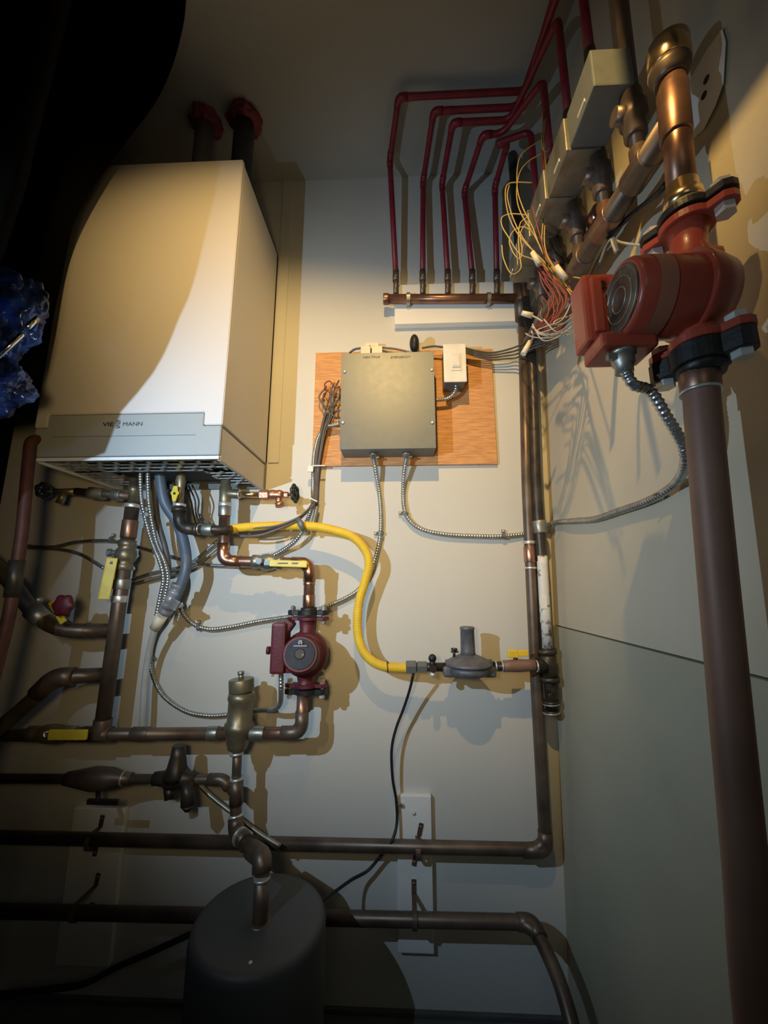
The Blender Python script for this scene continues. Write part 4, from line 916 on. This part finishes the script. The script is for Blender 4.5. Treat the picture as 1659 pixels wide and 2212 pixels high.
# ------------------------------------------------------------------ thermostat wire tangle by the zone valves
YWi = .88
def S(l, Y=YWi): return [W(x, y, Y if len(q) < 3 else q[2]) for q in l for x, y in [q[:2]]]
yl = [
 [(1172,300),(1130,330),(1118,360),(1118,410),(1130,450),(1150,490),(1165,530),(1180,560),(1200,590)],
 [(1172,240,.9),(1170,300),(1175,340),(1182,385),(1180,430),(1172,490),(1172,530),(1190,570),(1215,605)],
 [(1150,395),(1115,394),(1095,400),(1092,430),(1100,470),(1115,500),(1135,525),(1155,545),(1185,575)],
 [(1140,465),(1105,462),(1084,470),(1085,490),(1100,515),(1115,540),(1130,553),(1150,560),(1190,585)],
 [(1084,530),(1088,560),(1105,592),(1125,580),(1122,550),(1120,510),(1125,480),(1140,470)],
 [(1185,325),(1165,335),(1140,350),(1122,375),(1116,420),(1125,460),(1155,510),(1175,550)],
 [(1215,595),(1235,598),(1260,602,.7)],[(1210,600),(1225,620),(1240,635,.7)],
 [(1178,255,.9),(1174,310),(1178,350),(1186,395),(1183,450),(1176,500),(1180,545),(1205,590)],
 [(1150,500),(1130,490),(1110,498),(1100,520),(1108,545),(1122,560),(1128,540),(1124,505),(1140,478)],
 [(1100,400),(1096,425),(1106,465),(1124,505),(1146,535),(1170,560),(1195,590)],
 [(1165,560),(1185,585),(1202,605),(1222,622),(1236,640,.72)],
]
for i, l in enumerate(yl):
    cable('thermostat_wire', S(l), .0015, M_yelw, None, ['pale yellow wire looping widest from the upper zone valves','pale yellow wire dropping straight beside the zone valve boxes','pale yellow wire arching left of the tangle','lower pale yellow loop left of the tangle','lowest pale yellow loop hanging near the red riser','second pale yellow wire following the widest loop','pale yellow wire end reaching to the large red pump','short pale yellow wire end under the cream connector','third yellow wire dropping close against the zone valve boxes','thin yellow loop crossing the lowest loop of the tangle','yellow wire paired with the left arch of the tangle','short yellow strand between the two cream connectors'][i], 'wire', 'yellow wires of the tangle')
rd = [
 [(1150,445),(1158,480),(1168,515),(1178,550),(1190,575)],
 [(1165,575),(1175,590),(1195,605),(1215,625),(1222,650),(1205,680),(1175,710)],
 [(1160,572),(1180,600),(1200,620),(1210,650),(1190,685),(1160,715)],
 [(1170,568),(1190,600),(1208,615),(1225,640),(1215,670),(1190,700),(1165,705)],
 [(1175,580),(1200,612),(1230,640),(1228,668),(1205,695),(1178,718)],
 [(1170,640),(1185,660),(1180,690),(1160,705),(1150,700)],
 [(1200,560),(1215,590),(1230,620),(1240,650),(1230,690),(1200,715)],
 [(1160,580),(1178,612),(1196,640),(1188,668),(1168,700),(1150,712)],
 [(1185,590),(1206,628),(1216,655),(1200,690),(1172,716),(1152,722)],
 [(1176,600),(1200,640),(1205,668),(1188,700),(1166,722)],
 [(1195,600),(1222,640),(1236,672),(1216,706),(1186,722)],
 [(1165,590),(1172,615),(1192,650),(1196,680),(1180,712)],
]
for i, l in enumerate(rd):
    cable('thermostat_wire', S(l, .86), .0017, M_redw, None, 'dull red wire in the tangle left of the large red pump', 'wire', 'red wires of the tangle')
wh = [
 [(1148,705),(1170,720),(1200,722),(1235,710),(1258,690,.62)],
 [(1155,712),(1180,726),(1215,720),(1250,700,.66)],
 [(1240,640),(1215,690),(1180,705),(1160,715),(1175,725),(1210,715),(1245,690,.66)],
 [(1250,650,.7),(1235,680),(1205,690),(1195,700),(1215,700),(1250,675,.68)],
 [(1135,720),(1150,728),(1185,730),(1230,722),(1262,705,.64)],
 [(1150,700),(1172,735),(1205,728),(1240,700),(1262,672,.64)],
 [(1160,722),(1190,712),(1225,695),(1255,660,.66)],
 [(1175,690),(1200,716),(1232,716),(1260,698,.64)],
]
for i, l in enumerate(wh):
    cable('thermostat_wire', S(l, .84), .0015, M_whtw, None, 'whitish wire curling under the tangle left of the large red pump', 'wire', 'white wires of the tangle')
bl = [[(1295,570,.6),(1310,530,.62),(1325,515,.62),(1335,545,.56)],[(1330,545,.56),(1322,518,.62),(1345,525,.6),(1385,530,.56),(1400,530,.56)]]
cable('thermostat_wire', S(bl[0]), .0026, M_blue, None, 'blue grey wire bent above the terminal box of the large red pump', 'wire')
cable('thermostat_wire', S(bl[1]), .0022, M_whtw, None, 'whitish wire behind the top of the large red pump motor', 'wire')
cable('power_cable', [W(1262,620,.7), W(1290,560,.72), W(1322,505,.72), W(1370,460,.68), W(1420,420,.6), W(1440,395,.58)], .0055, M_black, None, 'black cable slanting up behind the large red pump', 'cable')
for (x0,y0,x1,y1,Y,lab,m_) in ((1150,545,1165,572,.85,'cream wire connector at the top of the tangle',M_cream),(1202,575,1222,602,.85,'cream wire connector near the large red pump',M_cream),(1127,676,1150,682,.9,'white wire tag pointing left over the corner pipe',M_cream),(1145,738,1130,765,.9,'pinkish cream wire tag pointing down below the tangle',M_cream)):
    t = thing('wire_connector', lab, 'connector', W(x1,y1,Y), 'cream connectors of the tangle')
    obj('sleeve', G().tube([W(x0,y0,Y), W(x1,y1,Y)], [.0058,.0072], 12), m_, t)
cable('thermostat_wire', [W(1148,715,.86), W(1152,728,.87), W(1145,740,.9)], .002, M_whtw, None, 'short white wire holding the lower cream tag', 'wire')
cable('thermostat_wire', [W(1150,682,.88), W(1165,690,.87), W(1180,700,.86)], .002, M_whtw, None, 'short white wire holding the left pointing tag', 'wire')
cable('thermostat_wire', [W(1178,230,.9), W(1176,280,.9), W(1172,330,.88), W(1176,380,.86)], .0035, M_redw, None, 'brownish red cable at the top left of the zone valves', 'wire')
t = thing('junction_box', 'dark metal junction box in the corner behind the red wires', 'junction box', W(1190,640,1.22))
a = W(1150,560,1.20); b = W(1215,640,1.20); obj('box', G().span((a.x,1.2,b.z), (b.x,1.30,a.z), .004), M_galvd, t)
# ================================================================== black cord
cable('black_cord', [W(893,1456,YGR-.01), W(885,1490,1.24), W(872,1530,1.26), W(855,1575,1.27), W(846,1620,1.275), W(848,1680,1.285), W(856,1730,1.295), W(857,1780,1.29), W(845,1820,1.27), W(825,1845,1.29), W(795,1880,1.29), W(760,1900,1.26), W(725,1925,1.2), W(690,1950,1.12)], .0042, M_rubber, None, 'thin black cord hanging from the gas regulator down behind the dark tank', 'cord')
t = thing('cable_clip', 'small clip holding the black cord at the top of the white board', 'clip', W(864,1738,1.29)); obj('clip', G().box(W(863,1738,1.295), (.012,.008,.008), .002), M_galvd, t)
cable('thick_cord', [W(425,2012,1.2), W(330,2055,1.22), W(250,2090,1.22), W(180,2125,1.22), W(80,2140,1.22), W(-20,2150,1.22)], .0075, M_rubber, None, 'dark thick cord sloping to the lower left behind the tank', 'cord')
# ================================================================== expansion tank
TC = zz(560, 1985, -.70+H)
zt_ = TC.z
TR = .145
TC = Vector((WZ(562, 1978, -.72).x, WZ(562, 1978, -.72).y, H-.72))
t = thing('expansion_tank', 'dark grey steel tank standing on the floor at the bottom', 'tank', (TC.x, TC.y, 0))
obj('shell', G().lathe((TC.x, TC.y, .0), (0,0,1), [(0,TR*.9),(.02,TR),(TC.z-.02,TR),(TC.z-.010,TR*.985),(TC.z-.003,TR*.95),(TC.z,TR*.88),(TC.z+.003,TR*.4),(TC.z+.004,.01)], 56), M_tank, t)
pv = WZ(541, 2074, TC.z-H+.004)
obj('rivet', G().sphere(Vector((pv.x, pv.y, TC.z-.001)), .0045, (1,1,.8), 12), M_screw, t)
pv = WZ(566, 1898, TC.z-H)
obj('inlet_fitting', G().cyl(Vector((W(566,1897,1.0).x, 1.0, W(566,1897,1.0).z)), Vector((W(566,1897,1.0).x, 1.0, TC.z-.02)), .0165).cyl((W(566,1897,1.0).x,1.0,TC.z-.02),(W(566,1897,1.0).x,1.0,TC.z+.006),.024), M_copperd, t)
# ================================================================== black plastic mass at the upper left
edge = [(20,905,.84),(62,850,.84),(95,770,.84),(130,620,.86),(165,470,.89),(240,350,.92),(330,230,.92),(370,150,.90),(395,60,.86),(402,0,.81),(406,-60,.76),(410,-130,.70),(420,-300,.60)]
E = []
for i, (x, y, Y) in enumerate(edge): E.append(W(x, y, Y))
E = [Vector((e.x, e.y, min(e.z, ZC-.004))) for e in E]

Es = spline(E, .02)
vs = []; fs = []; NN = 26
for i, e in enumerate(Es):
    for k in range(NN):
        u = k/(NN-1)
        # closed ring: front from edge to the left, then back
        a = PI*2*u
        X = -1.40; w = e.x-X
        if u < .5: s = u/.5; x = e.x-w*s; yv = -.075*math.sin(PI*min(1, s*3)/2)*(1-.0*s)
        else: s = (u-.5)/.5; x = X+w*s; yv = .03*math.sin(PI*min(1, (1-s)*3)/2)
        p = Vector((x, e.y+yv, e.z))
        fade = min(1, abs(x-e.x)/.08)
        n = noise.noise(p*9)*.030+noise.noise(p*23)*.010
        p.y += n*fade*(1 if u < .5 else .3); p.x += noise.noise(p*14+Vector((5,1,2)))*.02*fade
        vs.append(p)
for i in range(len(Es)-1):
    for k in range(NN-1): fs.append((i*NN+k, i*NN+k+1, (i+1)*NN+k+1, (i+1)*NN+k))
fs.append(tuple(range(NN))); fs.append(tuple((len(Es)-1)*NN+k for k in range(NN)))
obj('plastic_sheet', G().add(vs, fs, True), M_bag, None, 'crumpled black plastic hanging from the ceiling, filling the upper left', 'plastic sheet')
LB = CAM+Vector((-.68,.15,.25))
E2 = []
for (x, y, Y) in ((480,300,.97),(475,360,.97),(465,415,.97),(445,500,.97),(422,600,.97),(397,651,.97),(371,718,.97),(346,769,.97),(316,811,.97),(253,883,.97),(240,921,.97),(215,985,.97),(202,1080,1.33),(181,1123,1.33),(145,1188,1.33),(108,1246,1.33),(83,1282,1.33)):
    p = W(x, y, Y); t_ = (.50-LB.y)/(p.y-LB.y); E2.append(LB+(p-LB)*t_)
E2.sort(key=lambda v: v.z)
def xe_(z):
    if z <= E2[0].z: return E2[0].x-(E2[0].z-z)*.4
    for a, b in zip(E2[:-1], E2[1:]):
        if a.z <= z <= b.z: return a.x+(b.x-a.x)*(z-a.z)/max(1e-6, b.z-a.z)
    return E2[-1].x+(z-E2[-1].z)*.05
g = G(); vs = []; fs = []; NZ = 72; NX = 22
for i in range(NZ+1):
    z = -.25+(ZC-H-.003+.25)*i/NZ; xe = xe_(z+H)
    for k in range(NX+1):
        u = k/NX; x = xe-(xe+1.38)*u; yy = .50+noise.noise(Vector((x*7,z*7,1)))*.05*min(1,u*4)
        vs.append(Vector((x, yy, z+H)))
n1 = len(vs)
vs += [v+Vector((0,.03,0)) for v in vs]; w_ = NX+1
for i in range(NZ):
    for k in range(NX):
        a = i*w_+k; fs.append((a,a+1,a+w_+1,a+w_)); fs.append((a+w_+n1,a+w_+1+n1,a+1+n1,a+n1))
    fs.append((i*w_, (i+1)*w_, (i+1)*w_+n1, i*w_+n1)); fs.append((i*w_+NX, i*w_+NX+n1, (i+1)*w_+NX+n1, (i+1)*w_+NX))
for k in range(NX): fs.append((k,k+n1,k+1+n1,k+1)); fs.append((NZ*w_+k,NZ*w_+k+1,NZ*w_+k+1+n1,NZ*w_+k+n1))
obj('plastic_sheet', G().add(vs, fs, True), M_bag, None, 'added black sheet beyond the left edge, shaped to block the torch', 'plastic sheet')  # added blocker: its edge casts the torch shadow across the boiler
# glossy crumpled lobes in front of it, blue glow painted into their colour
def lobe(name, cpx, cpy, Y, rx, rz, lab, seed, rot):
    bm = bmesh.new(); bmesh.ops.create_icosphere(bm, subdivisions=5, radius=1)
    for v in bm.verts:
        q = v.co.copy(); n = noise.noise(q*1.8+Vector((seed,0,0)))*.30+abs(noise.noise(q*4.5+Vector((0,seed,0))))*.22+abs(noise.noise(q*10+Vector((0,0,seed))))*.08
        v.co = Vector((q.x*rx, q.y*.05, q.z*rz))*(1+n)
    g = G().bm(bm, Matrix.Translation(W(cpx, cpy, Y)) @ Matrix.Rotation(rot, 4, 'Y'), True)
    return g
g = lobe('x', -8, 690, .76, .090, .102, '', 3.1, R(30))
t = thing('plastic_bag', 'glossy crumpled dark plastic with a painted blue glow at the left edge', 'plastic bag', W(20, 800, .64))
obj('upper_fold', g, M_foil, t)
obj('lower_fold', lobe('x', -12, 835, .77, .066, .062, '', 8.7, R(-10)), M_foil, t)
zp = [W(-20,785,.695), W(20,748,.69), W(48,722,.70)]
obj('silver_strip', G().tube(spline(zp,.004), .0048, 8), M_zip, t)
obj('silver_strip', G().tube([W(58,708,.705), W(80,688,.72)], .0055, 8), M_zip, t)
# ================================================================== camera, lights, colour
cam = bpy.data.cameras.new('camera'); co = bpy.data.objects.new('camera', cam); COL.objects.link(co)
co.location = CAM; co.rotation_euler = Matrix((RIGHT, UP, -FWD)).transposed().to_euler()
cam.sensor_fit = 'VERTICAL'; cam.sensor_height = 36; cam.lens = F/2212*36; cam.clip_start = .01
sc.camera = co
def spot(name, loc, tgt, power, col, size, blend, rad):
    l = bpy.data.lights.new(name, 'SPOT'); l.energy = power; l.color = col; l.spot_size = R(size); l.spot_blend = blend; l.shadow_soft_size = rad
    o = bpy.data.objects.new(name, l); COL.objects.link(o); o.location = Vector(loc)+CAM
    o.rotation_euler = (Vector(tgt)-Vector(loc)).to_track_quat('-Z', 'Y').to_euler(); return o
wl = spot('work_lamp', (-.08,.0,1.38), (.08,1.33,.47), 84, (1,.63,.22), 53, 1.0, .012)
wl.rotation_euler = (wl.rotation_euler.to_matrix() @ Matrix.Rotation(R(-13), 3, 'Z')).to_euler()
wl.scale = (2.8, 1, 1)
spot('torch', (-.68,.15,.25), (-.05,1.33,.28), 47, (.58,.78,1), 114, 1.0, .004)
spot('warm_fill', (-.15,-.05,.06), (-.35,1.33,.25), 19, (1,.70,.32), 95, 1.0, .06)  # warm fill added near the camera to lift the shadows
l = bpy.data.lights.new('blue_fill', 'POINT'); l.energy = .22; l.color = (.22,.45,1); l.shadow_soft_size = .01
o = bpy.data.objects.new('blue_fill', l); COL.objects.link(o); o.location = CAM+Vector((-.84,.60,.36))  # blue light added to tint the plastic, no lamp stands there
w = bpy.data.worlds.new('world'); sc.world = w; w.use_nodes = True
w.node_tree.nodes['Background'].inputs[0].default_value = (.5,.5,.45,1); w.node_tree.nodes['Background'].inputs[1].default_value = 0.02
l = bpy.data.lights.new('room_fill', 'AREA'); l.energy = .6; l.size = .5; l.color = (.95,.95,.85)
o = bpy.data.objects.new('room_fill', l); COL.objects.link(o); o.location = CAM+Vector((0,-1.0,.6)); o.rotation_euler = (R(80),0,0)
vs_ = sc.view_settings; vs_.view_transform = 'Standard'; vs_.look = 'None'; vs_.gamma = 1; vs_.exposure = 0; vs_.use_curve_mapping = False
sc.display_settings.display_device = 'sRGB'
sc.cycles.max_bounces = 6; sc.cycles.use_denoising = True
